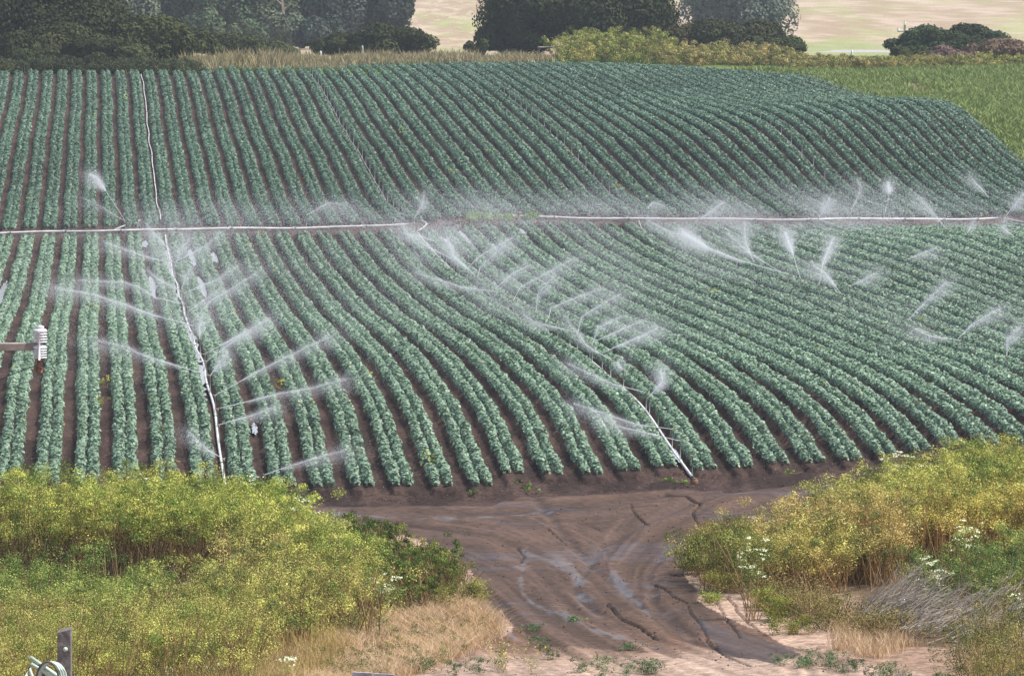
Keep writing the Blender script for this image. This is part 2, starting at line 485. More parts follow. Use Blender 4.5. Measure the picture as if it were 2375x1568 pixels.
    for pts in TRACKS:
        d = line_dist(PX, PV, pts, 1.6)+nzw*10
        k = np.exp(-(d/12)**2)*road
        ZG -= 0.06*k
        C = mixc(C, np.broadcast_to(wet*0.8, C.shape), k*0.35); R -= 0.10*k
    GUIDES = [[(560, 1168), (900, 1190), (1150, 1225), (1290, 1290), (1400, 1390), (1560, 1480), (1800, 1560)],
              [(2300, 1075), (1950, 1120), (1700, 1165), (1560, 1235), (1490, 1320), (1480, 1400), (1560, 1480), (1800, 1560)],
              [(560, 1155), (1100, 1160), (1600, 1125), (2300, 1060)]]
    FD = np.full(XG.shape, 1e9); FT = np.zeros(XG.shape)
    for gi, pts in enumerate(GUIDES):
        acc = 0.0
        for (x1, y1), (x2, y2) in zip(pts[:-1], pts[1:]):
            ax, ay = x2-x1, (y2-y1)*2.0; ln_ = math.hypot(ax, ay)
            px_, py_ = PX-x1, (PV-y1)*2.0
            tt = np.clip((px_*ax+py_*ay)/(ln_*ln_), 0, 1)
            dd = np.hypot(px_-ax*tt, py_-ay*tt)
            sg = np.sign(px_*ay-py_*ax)
            better = dd < np.abs(FD)
            FD = np.where(better, dd*sg+1e-6, FD); FT = np.where(better, acc+tt*ln_+gi*900, FT)
            acc += ln_
    FD = FD/90.0; FT = FT/90.0         # about metres across and along the wheel paths
    streak = fbm(FD*4.5, FT*0.35, 2.7, 4)
    C = np.where(road[..., None], 0.86*C*(1+1.5*(streak-0.5))[..., None], C)
    ZG += np.where(road, (streak-0.5)*0.10, 0)
    R = np.where(road, np.clip(R-0.5*(streak-0.55)*(R > 0.4), 0.2, 1), R)
    GULLY = [([(1540, 1145), (1590, 1150), (1625, 1165), (1608, 1185), (1612, 1205), (1628, 1222), (1610, 1245)], 4.0), ([(1462, 1165), (1470, 1190), (1480, 1200), (1500, 1212)], 2.5),
             ([(1270, 1225), (1300, 1250), (1320, 1268)], 2.0), ([(1200, 1270), (1215, 1290), (1205, 1305)], 3.5), ([(1408, 1400), (1440, 1432), (1480, 1450), (1520, 1480)], 5.0),
             ([(1520, 1355), (1545, 1366), (1560, 1380), (1590, 1395), (1600, 1418), (1620, 1440), (1640, 1480)], 3.0), ([(1660, 1390), (1680, 1430), (1720, 1480)], 3.5), ([(1690, 1385), (1715, 1425), (1760, 1465)], 3.0), ([(1635, 1480), (1680, 1520), (1740, 1545)], 3.0)]
    for pts, w in GULLY:
        jit = (fbm(XG*2.2, DG*1.0, 9.9, 3)-0.5)*16
        d = line_dist(PX+jit, PV+jit*0.6, pts)
        k = sstep(w*0.75, w*0.3, d)*(DG < 200)*(DG > 60)
        ZG -= 0.12*k
        C = mixc(C, np.broadcast_to(np.array((0.03, 0.02, 0.017)), C.shape), k*0.9); R = np.maximum(R, 0.8*k)
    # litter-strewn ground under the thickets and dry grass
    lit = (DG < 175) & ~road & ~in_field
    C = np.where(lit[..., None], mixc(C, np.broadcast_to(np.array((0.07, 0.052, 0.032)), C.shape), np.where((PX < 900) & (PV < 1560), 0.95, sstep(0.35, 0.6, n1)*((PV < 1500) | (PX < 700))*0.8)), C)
    # the field
    Csoil = mixc(np.broadcast_to(np.array((0.066, 0.043, 0.036)), C.shape), np.broadcast_to(np.array((0.033, 0.022, 0.019)), C.shape), sstep(0.35, 0.65, n2))
    C = np.where(in_field[..., None], Csoil, C); R = np.where(in_field, 0.85, R)
    trk = in_field & (DG < Dpi+0.6) & (DG > Dpi-LOWER_GAP+0.5)
    C = np.where(trk[..., None], Csoil*1.45, C); R = np.where(trk, 0.62, R)
    # verge and meadows behind the field
    far = (DG > 175) & ~in_field
    gr = np.array((0.10, 0.15, 0.045)); gr2 = np.array((0.20, 0.20, 0.06)); gold = np.array((0.33, 0.255, 0.175)); pale = np.array((0.46, 0.37, 0.285)); bare = np.array((0.26, 0.18, 0.14))
    Cg = mixc(np.broadcast_to(gr, C.shape), np.broadcast_to(gr*0.6, C.shape), sstep(0.4, 0.65, n1))
    Cg = mixc(Cg, np.broadcast_to(np.array((0.15, 0.19, 0.05)), C.shape), sstep(0.5, 0.7, n3)*0.6)
    bp_ = poly_mask(jx, jv, [(2050, 195), (2120, 188), (2160, 195), (2170, 225), (2100, 228), (2080, 210)])
    Cg = np.where(bp_[..., None], bare, Cg)
    band = 0.5*fbm(XG*0.16+3, DG*0.022, 6.6, 3)+0.5*fbm(XG*0.9, DG*0.12, 4.6, 3)
    Cgold = mixc(np.broadcast_to(gold, C.shape), np.broadcast_to(pale, C.shape), sstep(0.42, 0.6, band))
    Cgold = mixc(Cgold, np.broadcast_to(np.array((0.30, 0.33, 0.14)), C.shape), sstep(0.50, 0.64, 0.6*fbm(XG*0.12+1, DG*0.018+7, 2.2, 3)+0.4*fbm(XG*0.9, DG*0.12, 7.2, 3))*0.7)
    Cgold = mixc(Cgold, np.broadcast_to(np.array((0.24, 0.30, 0.12)), C.shape), ((XG > 28)*1.0)*sstep(730, 680, DG+90*(n1-0.5))*0.75)
    kf = sstep(480, 520, DG+(n1-0.5)*30)
    Cfar = mixc(Cg, Cgold, kf)
    C = np.where(far[..., None], Cfar, C); R = np.where(far, 0.95, R)
    faroad = (DG > 603) & (DG < 640) & (XG > 31+0.15*(DG-603)) & (XG < 90)
    C = np.where(faroad[..., None], np.array((0.40, 0.37, 0.38)), C)


    cl = np.zeros(XG.shape, int); cl[in_field] = 1; cl[road & ~in_field] = 2; cl[faroad] = 3
    return XG, ZG, C, R, cl

LG, DG = np.meshgrid(Lall, Dall)
XG, ZG, C, R, cl = survey(LG, DG)
ZTOP = float(ZG.max())+4
def quads_of(nr, nc):
    idx = np.arange(nr*nc).reshape(nr, nc)
    return np.stack([idx[:-1, :-1], idx[:-1, 1:], idx[1:, 1:], idx[1:, :-1]], -1).reshape(-1, 4)
nr, nc = XG.shape
# a finer sheet of the same ground where the mud is close
ca, cb = int(np.argmin(abs(Lall+6))), int(np.argmin(abs(Lall-27)))
ra, rb = int(np.argmin(abs(Dall-104.5))), int(np.argmin(abs(Dall-151.9)))
q0 = quads_of(nr, nc)
m_ = np.zeros((nr-1, nc-1), bool); m_[ra:rb, ca:cb] = True
q0 = q0[~m_.ravel()]
qc0 = cl[:-1, :-1].ravel()[~m_.ravel()]
Lf = np.linspace(Lall[ca], Lall[cb], (cb-ca)*3+1); Df = np.linspace(Dall[ra], Dall[rb], (rb-ra)*2+1)
LF, DF = np.meshgrid(Lf, Df)
XF, ZF, CF, RF, clf = survey(LF, DF)
q1 = quads_of(*XF.shape)+nr*nc
VG = np.concatenate([np.stack([XG, DG, ZG], -1).reshape(-1, 3), np.stack([XF, DF, ZF], -1).reshape(-1, 3)])
CG = np.concatenate([C.reshape(-1, 3), CF.reshape(-1, 3)]); RG = np.concatenate([R.ravel(), RF.ravel()])
quads = np.concatenate([q0, q1]); qc = np.concatenate([qc0, clf[:-1, :-1].ravel()])
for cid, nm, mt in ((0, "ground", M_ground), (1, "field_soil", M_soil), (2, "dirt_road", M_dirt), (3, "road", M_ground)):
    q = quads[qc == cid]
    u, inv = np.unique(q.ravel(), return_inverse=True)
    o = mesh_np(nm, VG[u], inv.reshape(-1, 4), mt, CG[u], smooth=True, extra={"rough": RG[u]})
    tag(o, kind="structure")
    if cid == 2: o["label"] = "wet brown dirt road fanning out below the crop rows"
    if cid == 1: o["label"] = "dark bare soil between the crop rows"

def gz(x, y):
    return float(zfun(x, y))

# ------------------------------------------------------------------ leaf scatter
def unit(v): return v/np.maximum(np.linalg.norm(v, axis=-1, keepdims=True), 1e-9)
def leaves(P, N, size, width, droop, rs, fold=0.25):
    """folded rhombic leaves at P; N = outward direction; returns verts, tris"""
    n = len(P)
    r = unit(rs.normal(size=(n, 3)))
    A = unit(np.cross(N, r))                     # lengthwise axis in the leaf plane
    A = unit(A-np.array([0, 0, 1.0])*droop[:, None] if hasattr(droop, '__len__') else A-np.array([0, 0, droop]))
    B = unit(np.cross(N, A)); Nn = unit(np.cross(A, B))
    s = size[:, None]; w = (size*width)[:, None]
    v0 = P-A*s*0.5; v1 = P+B*w*0.5-Nn*w*fold*-0.5; v2 = P+A*s*0.5; v3 = P-B*w*0.5-Nn*w*fold*-0.5
    V = np.stack([v0, v1, v2, v3], 1).reshape(-1, 3)
    b = np.arange(n)*4
    F = np.concatenate([np.stack([b, b+1, b+2], 1), np.stack([b, b+2, b+3], 1)])
    return V, F

# ------------------------------------------------------------------ crop rows
def crop_color(n, rs, x, y, upper):
    g = rs.rand(n)
    c = np.empty((n, 3))
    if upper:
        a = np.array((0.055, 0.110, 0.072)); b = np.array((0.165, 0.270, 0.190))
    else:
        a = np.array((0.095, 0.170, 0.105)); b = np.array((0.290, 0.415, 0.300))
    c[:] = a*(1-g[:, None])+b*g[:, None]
    pt = fbm(x*0.11, y*0.035, 4.4, 3)
    c *= (0.95+0.75*(pt-0.5))[:, None]
    # scattered yellowing weeds
    wy = (vnoise(x*0.9+3, y*0.22, 7.7) > 0.93) & (rs.rand(n) < 0.45)
    c[wy] = np.array((0.30, 0.36, 0.09))*(0.6+0.5*rs.rand(wy.sum())[:, None])
    st = rs.rand(n) < 0.002
    c[st] = (0.42, 0.40, 0.08)
    return c
def build_row(k, d0, d1, upper, name, label, group):
    Lm = L1+SP*(k+0.5)
    rs = np.random.RandomState(1000+k*7+(500 if upper else 0))
    Ds = np.arange(d0, d1, 0.5)
    xs = LtoX(Lm, Ds)
    inview = np.abs(xs/Ds) < 0.097+1.5/Ds
    if not inview.any(): return None
    lo, hi = Ds[inview].min(), Ds[inview].max()
    if hi-lo < 1.0: return None
    # cumulative leaf count along the row: bigger, fewer leaves with distance
    Dq = np.arange(lo, hi+0.5, 0.5)
    ls = 0.092*(Dq/150.0)**0.46
    dens = 2*(0.95 if not upper else 1.0)*0.46/(ls*ls*0.55)*(1.0 if not upper else 1.0)
    cum = np.concatenate([[0], np.cumsum(dens[:-1]*0.5)])
    n = int(cum[-1])
    D = np.interp(rs.rand(n)*cum[-1], cum, Dq)
    size = 0.092*(D/150.0)**0.46*(0.7+0.6*rs.rand(n))
    side = np.where(rs.rand(n) < 0.5, -1.0, 1.0)
    off, rad, hgt = (0.170, 0.140, 0.19) if not upper else (0.165, 0.160, 0.19)
    # individual plants make the line swell and shrink
    pid = np.floor(D/0.42+side*0.25+k*3.1)
    ph_ = (D/0.42+side*0.25+k*3.1)-pid-0.5
    hh = (np.sin(pid*12.9898+side*78.233+k*37.7)*43758.5453) % 1.0
    sw = (0.72+0.46*hh)*(1.0-0.8*ph_**2)*np.where(hh < 0.025, 0.35, 1.0)
    endt = np.minimum(1, 0.55+0.5*np.minimum((D-lo)/1.5, 1)) if True else 1
    if not upper:
        sw *= 1-(0.42 if k > 6 else 0.2)*sstep(12.0 if k > 6 else 6.0, 0.5, hi-D)
    sw *= endt*(0.92+0.16*vnoise(D*0.25, side*3+k*5.0, 1.1))
    th = rs.rand(n)*math.pi*1.16-0.08*math.pi
    rr = 0.80+0.28*rs.rand(n)
    lx = off*side+np.cos(th)*rad*rr*sw+wob(D)+0.02*np.sin(D*1.3+k)
    hz = np.maximum(0.03, 0.06+np.sin(th)*hgt*rr*sw*0.95)
    x = LtoX(Lm, D)+lx
    z = zfun(LtoX(Lm, D), D)+0.08+hz
    P = np.stack([x, D, z], 1)
    N = unit(np.stack([np.cos(th)*0.7, rs.normal(size=n)*0.45-0.15, np.sin(th)*0.9+0.35], 1)+rs.normal(size=(n, 3))*0.28)
    V, F = leaves(P, N, size, 0.78, 0.25, rs)
    c = np.repeat(crop_color(n, rs, x, D, upper), 4, 0)
    # low hump under the leaves, inner shade of the row put into its dark colour
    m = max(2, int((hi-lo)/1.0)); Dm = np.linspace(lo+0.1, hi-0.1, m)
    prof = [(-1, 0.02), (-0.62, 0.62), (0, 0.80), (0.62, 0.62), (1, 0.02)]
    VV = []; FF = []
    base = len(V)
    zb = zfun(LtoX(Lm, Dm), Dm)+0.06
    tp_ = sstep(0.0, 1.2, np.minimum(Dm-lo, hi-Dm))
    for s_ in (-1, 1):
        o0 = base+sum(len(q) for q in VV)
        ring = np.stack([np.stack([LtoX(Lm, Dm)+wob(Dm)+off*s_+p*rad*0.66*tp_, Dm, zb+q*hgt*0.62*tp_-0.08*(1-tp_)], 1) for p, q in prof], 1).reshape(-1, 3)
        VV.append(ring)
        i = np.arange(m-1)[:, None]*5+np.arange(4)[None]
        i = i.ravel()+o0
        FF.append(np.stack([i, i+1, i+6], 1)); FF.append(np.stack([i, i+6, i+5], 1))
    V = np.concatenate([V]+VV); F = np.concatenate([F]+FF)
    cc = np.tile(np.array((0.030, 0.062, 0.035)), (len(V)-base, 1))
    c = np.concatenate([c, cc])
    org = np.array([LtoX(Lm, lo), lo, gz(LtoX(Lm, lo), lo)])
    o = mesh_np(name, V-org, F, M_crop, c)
    o.location = org
    tag(o, label, "crop row", group)
    return o
ORD = ["first", "second", "third", "fourth", "fifth", "sixth", "seventh", "eighth", "ninth", "tenth", "eleventh", "twelfth"]
LINES = ["leftmost", "second", "third", "fourth", "rightmost"]
def row_label(k, upper):
    f = "far" if upper else "near"
    if k < 0:
        return "leafy green crop row in the %s field, %s bed left of the leftmost sprinkler line" % (f, ORD[-k-1])
    s = k//12
    return "leafy green crop row in the %s field, %s bed right of the %s sprinkler line" % (f, ORD[k-12*s], LINES[min(s, 4)])
for k in range(-8, 47):
    Lm = L1+SP*(k+0.5)
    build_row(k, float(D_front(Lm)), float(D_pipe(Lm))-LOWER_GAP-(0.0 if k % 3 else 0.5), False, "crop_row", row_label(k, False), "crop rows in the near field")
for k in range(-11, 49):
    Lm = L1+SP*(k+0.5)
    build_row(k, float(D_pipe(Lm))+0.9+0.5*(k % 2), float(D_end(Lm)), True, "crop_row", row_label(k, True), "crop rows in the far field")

# ------------------------------------------------------------------ irrigation pipes
def ground_line(L, d0, d1, step, h, wav=0.04):
    D = np.arange(d0, d1, step)
    x = LtoX(L, D)+wob(D)+wav*np.sin(D/2.3)
    z = zfun(x, D)+h-0.02
    return [(a, b, c) for a, b, c in zip(x, D, z)]
LATS = [L1+12*SP*i for i in range(5)]
def link_copy(o, par):
    c = o.copy(); COL.objects.link(c); c.parent = par; return c
def lateral(L, d0, d1, label, r=0.038, mat=None):
    pts = ground_line(L, d0, d1, 1.5, 0.06, 0.02)
    t = empty("sprinkler_pipe", pts[0])
    MB().tube(pts, r, 8).build("pipe", mat or M_alu, t, origin=pts[0])
    jb = None
    for q in pts[::6]:
        jb = MB().lathe((0, 0, -0.05), [(0.055, 0), (0.06, 0.05), (0.03, 0.1)], 8).build("coupling", M_dark, t) if jb is None else link_copy(jb, t)
        jb.location = Vector(q)-Vector(pts[0])
    tag(t, label, "irrigation pipe", "sprinkler pipes running along the rows")
lateral(LATS[0], 141, 276, "long white pipe in the near field furrow at left, awash with runoff")
lateral(LATS[1], 147.3, 276, "long white pipe in the near field, its capped end on the dirt road")
lateral(LATS[2], 166, 276, "white pipe in the near field, third line from the left, mostly under leaves")
lateral(LATS[3], 262, 276, "white pipe in the near field, fourth line, by the right-hand crest")
lateral(LATS[0], 287, 404, "long straight white pipe in the far field furrow at left", 0.03)
lateral(LATS[1], 283, 418, "white pipe in the far field, second line from the left, under the leaves", 0.018, M_riser)
lateral(LATS[2], 283, 432, "white pipe in the far field, third line from the left, between small stakes", 0.018, M_riser)
lateral(LATS[3], 284, 432, "white pipe in the far field, fourth line, right of the middle", 0.018, M_riser)
lateral(LATS[4], 289, 420, "white pipe in the far field beside the last bed before the green meadow", 0.018, M_riser)
# main pipes crossing between the fields
def main_pipe(pix, label, name="main_pipe"):
    pts = []
    P = [unproj(a, b, 0.12) for a, b in pix]
    for p, q in zip(P[:-1], P[1:]):
        for t_ in np.linspace(0, 1, 14, endpoint=False):
            w = p*(1-t_)+q*t_
            w[2] = gz(w[0], w[1])+0.10+0.015*math.sin(w[0]*1.3)
            pts.append(tuple(w))
    t = empty(name, pts[0])
    MB().tube(pts, 0.056, 8).build("pipe", M_alu, t, origin=pts[0])
    jb = None
    for q in pts[3::6]:
        jb = MB().tube([(-0.09, 0, 0), (0.09, 0, 0)], 0.08, 8).build("coupling", M_riser, t) if jb is None else link_copy(jb, t)
        jb.location = Vector(q)-Vector(pts[0])
    tag(t, label, "main pipe", "main pipes between the two fields")
    return t, pts
main_pipe([(-150, 541), (0, 540), (300, 534), (600, 529), (985, 518)], "white main pipe across the left, between near and far fields")
tp, pts2 = main_pipe([(1197, 502), (1600, 507), (1900, 509), (2150, 508), (2330, 505)], "white main pipe across the right half, between near and far fields")
def hook(pix, label, r=0.035, h=0.12):
    P = [unproj(a, b, h) for a, b in pix]
    t = MB().tube([tuple(p) for p in P], r, 8).build("connector_pipe", M_alu, None, origin=tuple(P[0]))
    t.location = tuple(P[0])
    tag(t, label, "connector pipe")
hook([(905, 486), (925, 495), (955, 504), (985, 515), (990, 520), (982, 528), (970, 535)], "bent white pipe hooking round the end of the left main pipe")
hook([(947, 543), (945, 553), (951, 562), (958, 572), (965, 582)], "short kinked white pipe at the top of the second sprinkler line", 0.03)
hook([(1482, 512), (1487, 528), (1500, 543), (1518, 557)], "thin curved white pipe dropping from the right main pipe", 0.02)
hook([(1900, 511), (1940, 523), (1980, 529), (2010, 538), (2050, 543)], "long curved white pipe leaving the right main pipe towards the crest", 0.035)
hook([(2330, 506), (2352, 512), (2400, 521)], "grey pipe running off from the right end of the main pipe", 0.045)
hook([(265, 533), (290, 523), (325, 511)], "loose white pipe lying beside the left main pipe", 0.03, 0.15)
# hydrant where the right main begins
p = unproj(1203, 505, 0.1)
h = empty("valve", tuple(p))
MB().lathe((0, 0, -0.12), [(0.09, 0), (0.09, 0.1), (0.06, 0.12), (0.06, 0.3), (0.12, 0.32), (0.12, 0.36), (0.02, 0.37), (0.02, 0.46)], 12).build("body", M_rust, h)
MB().tube([(-0.3, 0, 0.1), (0.35, 0, 0.08)], 0.05, 8).build("outlet", M_alu, h)
tag(h, "rusty valve at the left end of the right main pipe", "valve")
# end cap of the second line
p = unproj(1610, 1117, 0.05)
oc = MB().lathe((0, 0, -0.08), [(0.07, 0), (0.10, 0.05), (0.10, 0.12), (0.05, 0.17)], 12).build("pipe_cap", M_rust)
oc.location = tuple(p); tag(oc, "brown end cap where the second sprinkler line meets the road", "pipe cap")

# ------------------------------------------------------------------ sprinklers and their jets
RIS_H = 0.58
_riser = MB().tube([(0, 0, 0), (0.01, 0, RIS_H-0.05)], 0.014, 6).build("riser", M_riser)
_riser_g = MB().tube([(0, 0, 0), (0.01, 0, RIS_H-0.05)], 0.014, 6).build("riser", M_riserg)
_head = MB().lathe((0.01, 0, RIS_H-0.06), [(0.018, 0), (0.03, 0.02), (0.03, 0.05), (0.015, 0.07)], 8).tube([(-0.06, 0, RIS_H-0.01), (0.08, 0, RIS_H+0.02)], 0.012, 6).build("nozzle", M_brass)
for o in (_riser, _riser_g, _head): COL.objects.unlink(o)
sprinklers = []
def sprinkler(p, label, group, green=False, tall=1.0):
    t = empty("sprinkler", tuple(p))
    r = (_riser_g if green else _riser).copy(); COL.objects.link(r); r.parent = t; r.scale = (1, 1, tall)
    n = _head.copy(); COL.objects.link(n); n.parent = t; n.location = (0, 0, RIS_H*(tall-1)); n.rotation_euler = (0, 0, random.uniform(0, 6.28))
    tag(t, label, "sprinkler", group)
    sprinklers.append(t)
    return t
# jets: picture points of the stream from the nozzle outward, and its strength
JETS = [
 [(460, 821), (564, 773), (625, 739)], [(466, 838), (553, 783), (600, 760)], [(492, 872), (510, 842), (528, 814)], [(489, 917), (598, 862), (649, 836), (765, 780)],
 [(506, 948), (560, 935), (646, 913), (724, 900), (803, 879)], [(533, 985), (590, 962), (642, 941)], [(429, 746), (485, 701), (547, 664), (601, 630)], [(422, 722), (461, 705), (510, 672)],
 [(410, 671), (430, 640), (451, 613)], [(396, 619), (420, 579), (444, 551)], [(465, 681), (506, 647), (553, 616)], [(440, 610), (480, 570), (512, 537)], [(448, 787), (462, 755), (470, 732)],
 [(403, 705), (359, 690), (325, 667), (287, 655), (180, 650)], [(413, 756), (348, 729), (294, 708), (219, 684), (126, 667)], [(465, 871), (376, 838), (318, 818), (294, 804), (225, 790)],
 [(396, 678), (366, 647), (340, 625)], [(382, 613), (328, 592), (239, 561)], [(376, 582), (348, 531), (338, 517)], [(290, 512), (246, 444), (225, 413), (208, 405)], [(290, 514), (239, 482), (188, 458)],
 [(711, 499), (762, 471), (804, 475)], [(507, 1064), (483, 1044), (457, 1020), (435, 1001)], [(613, 1101), (656, 1086), (720, 1066), (799, 1044)],
 [(1062, 640), (1050, 592), (1038, 551)], [(1062, 625), (1110, 596), (1189, 551)], [(1086, 643), (1114, 620), (1175, 565)], [(1120, 671), (1185, 637), (1226, 616)],
 [(1165, 698), (1206, 667), (1274, 630), (1332, 599)], [(1204, 725), (1247, 685), (1284, 640)], [(1233, 739), (1278, 715), (1318, 698), (1400, 667)], [(1302, 777), (1349, 736), (1401, 702), (1442, 681)],
 [(1322, 801), (1387, 760), (1440, 735)], [(1377, 835), (1360, 801), (1346, 780), (1312, 739)], [(1416, 859), (1432, 843), (1445, 830)], [(1459, 818), (1503, 773), (1527, 760)], [(1380, 797), (1452, 760), (1500, 740)],
 [(1530, 920), (1536, 886), (1532, 855)], [(1469, 910), (1418, 890), (1366, 866), (1315, 842)], [(1120, 678), (1069, 666), (1021, 650), (963, 632)], [(1264, 767), (1240, 748), (1213, 729)],
 [(1527, 995), (1479, 985), (1418, 965), (1330, 935)], [(1507, 1023), (1435, 989), (1390, 968)], [(1021, 603), (991, 572), (946, 541), (933, 520)],
 [(1728, 609), (1728, 561), (1727, 514)], [(1783, 628), (1735, 585), (1687, 541)], [(1817, 637), (1708, 602), (1640, 575), (1581, 538)], [(1851, 647), (1839, 589), (1821, 538)], [(1894, 662), (1908, 613), (1933, 551)],
 [(1954, 681), (1913, 633), (1889, 618)], [(1971, 664), (2005, 648), (2039, 630)], [(2114, 743), (2145, 702), (2197, 654)], [(2203, 787), (2255, 753), (2296, 729), (2323, 715)], [(2311, 826), (2337, 790), (2367, 756)],
 [(2200, 790), (2159, 780), (2115, 760)], [(2101, 603), (2135, 590), (2173, 575)], [(2244, 541), (2252, 524), (2261, 507)], [(2316, 551), (2324, 527), (2332, 507)], [(1899, 506), (1912, 482), (1925, 459)],
 [(1971, 497), (1990, 455), (1996, 434), (1988, 415)], [(2048, 513), (2060, 460), (2062, 443), (2060, 423)], [(2195, 532), (2158, 487), (2125, 452)], [(2293, 458), (2270, 432), (2245, 406)], [(2334, 500), (2362, 465), (2376, 448)],
 [(1472, 485), (1513, 470), (1541, 478)], [(974, 506), (980, 475), (984, 444)], [(1612, 516), (1650, 490), (1680, 468)], [(1010, 560), (975, 548), (930, 541)], [(1600, 560), (1560, 540), (1500, 512)],
]
BRIGHT = {59: 0.5, 60: 0.5, 19: 0.45, 20: 0.4, 21: 0.6, 69: 0.5, 2: 1.6, 12: 1.4, 24: 1.7, 35: 1.5, 37: 2.2, 44: 1.5, 46: 1.8, 49: 1.6, 51: 1.4, 52: 1.2, 53: 1.4, 58: 1.5, 63: 1.4, 14: 1.2, 3: 1.1, 47: 1.2, 48: 1.3, 0: 1.3}
def drops(P, size, rs):
    n = len(P)
    a = rs.normal(size=(n, 3, 3))
    a -= a.mean(1, keepdims=True)
    a = unit(a)*size[:, None, None]
    V = (P[:, None]+a).reshape(-1, 3)
    return V, np.arange(3*n).reshape(-1, 3)
jetrs = np.random.RandomState(5)
def jet_points(pix, strength):
    s = unproj(pix[0][0], pix[0][1], RIS_H)
    # keep on the sprinkler line when close to one
    Ls = s[0]+KL*s[1]
    j = int(np.argmin([abs(Ls-l) for l in LATS]))
    if abs(Ls-LATS[j]) < 0.9:
        s[0] = LtoX(LATS[j], s[1])+float(wob(s[1]))
        s[2] = gz(s[0], s[1])+RIS_H
    pts = [s]
    for q in pix[1:]:
        D = s[1]+0.4
        w = at(q[0], q[1], D)
        # too high for the throw: carry the stream farther back instead
        while w[2]-gz(w[0], w[1]) > 2.3 and D < s[1]+14:
            D += 0.5; w = at(q[0], q[1], D)
        pts.append(w)
    # resample
    seg = [0]
    for a, b in zip(pts[:-1], pts[1:]): seg.append(seg[-1]+np.linalg.norm(b-a))
    T = np.array(seg)/seg[-1]
    A = np.array(pts)
    ln = seg[-1]
    px = 2.32*s[1]/FPX                      # one picture element in metres
    lpx = ln/px
    n1_ = int(lpx*50*strength)
    t = jetrs.rand(n1_)**1.1
    C0 = np.stack([np.interp(t, T, A[:, i]) for i in range(3)], 1)
    sp_ = (0.28+1.5*t**1.5)*px
    C0 += jetrs.normal(size=(n1_, 3))*sp_[:, None]*0.55
    n2_ = int(lpx*150*strength)
    t2 = 0.25+0.85*jetrs.rand(n2_)**0.8
    C1 = np.stack([np.interp(t2, T, A[:, i]) for i in range(3)], 1)
    C1 += jetrs.normal(size=(n2_, 3))*((0.7+6.5*t2**1.7)*px)[:, None]*np.array([0.8, 1.2, 0.8])
    C1[:, 2] -= np.abs(jetrs.normal(size=n2_))*t2*4*px
    n3_ = int(min(lpx, 45)*110*strength)
    t3 = 0.55+0.75*jetrs.rand(n3_)
    C2 = np.stack([np.interp(t3, T, A[:, i]) for i in range(3)], 1)
    C2 += (A[-1]-A[max(0, len(A)-2)])/np.linalg.norm(A[-1]-A[max(0, len(A)-2)])*(np.clip(t3-1, 0, 1)*ln*0.8)[:, None]
    C2 += jetrs.normal(size=(n3_, 3))*((2.5+14*np.clip(t3-0.5, 0, 1))*px)[:, None]*np.array([0.8, 1.5, 0.55])
    C2[:, 2] -= np.abs(jetrs.normal(size=n3_))*5*px
    P = np.concatenate([C0, C1, C2])
    size = np.concatenate([np.full(n1_, 0.20*px), np.full(n2_, 0.17*px), np.full(n3_, 0.17*px)])
    V, F = drops(P, size, jetrs)
    return s, V, F
LN = {0: "leftmost line", 1: "second line", 2: "third line", 3: "fourth line", 4: "last line"}
cnt = {}
jet_pos = []
COUNT = ["first", "second", "third", "fourth", "fifth", "sixth", "seventh", "eighth", "ninth", "tenth", "eleventh", "twelfth", "thirteenth", "fourteenth", "fifteenth", "sixteenth", "seventeenth", "eighteenth", "nineteenth", "twentieth",
         "twenty-first", "twenty-second", "twenty-third", "twenty-fourth", "twenty-fifth", "twenty-sixth", "twenty-seventh", "twenty-eighth", "twenty-ninth", "thirtieth", "thirty-first", "thirty-second", "thirty-third", "thirty-fourth"]
built = []
for i, pix in enumerate(JETS):
    s, V, F = jet_points(pix, BRIGHT.get(i, 0.95))
    Ls = s[0]+KL*s[1]
    j = int(np.argmin([abs(Ls-l) for l in LATS]))
    built.append([j, s, V, F, pix])
built.sort(key=lambda b: (b[0], b[1][1]))
for j, s, V, F, pix in built:
    cnt[j] = cnt.get(j, 0)+1
    dx, dy = pix[-1][0]-pix[0][0], pix[0][1]-pix[-1][1]
    way = "straight up" if abs(dx) < 0.3*dy else ("to the right" if dx > 0 else "to the left")
    base = np.array([s[0], s[1], s[2]-RIS_H])
    t = sprinkler(base, "running sprinkler throwing its jet %s, %s from the road along the %s" % (way, COUNT[cnt[j]-1], LN[j]), "running sprinklers")
    jet_pos.append(base)
    mesh_np("water_jet", V-base, F, M_drop, parent=t)
jp = np.array(jet_pos)
# silent risers along the lines
def risers(L, d0, d1, step, where, li):
    D = d0; n = 0
    while D < d1:
        x = float(LtoX(L, D)+wob(D)); z = gz(x, D)
        if abs(x/D) < 0.095 and np.min(np.hypot(jp[:, 0]-x, (jp[:, 1]-D))) > 2.0:
            n += 1
            sprinkler((x+0.03, D, z), "thin still riser stake in the %s field, %s from the front along the %s" % (where, COUNT[min(n-1, 33)], LN[li]), "still riser stakes",
                      green=(where == "near" and D < 170), tall=1.0 if where == "near" else 1.35)
        D += step
for li, L in enumerate(LATS):
    if li < 4: risers(L, {0: 152, 1: 147.6, 2: 160, 3: 250}[li], 272, 4.75, "near", li)
    if li > 0: risers(L, 286, float(D_end(L))-3, 5.0, "far", li)

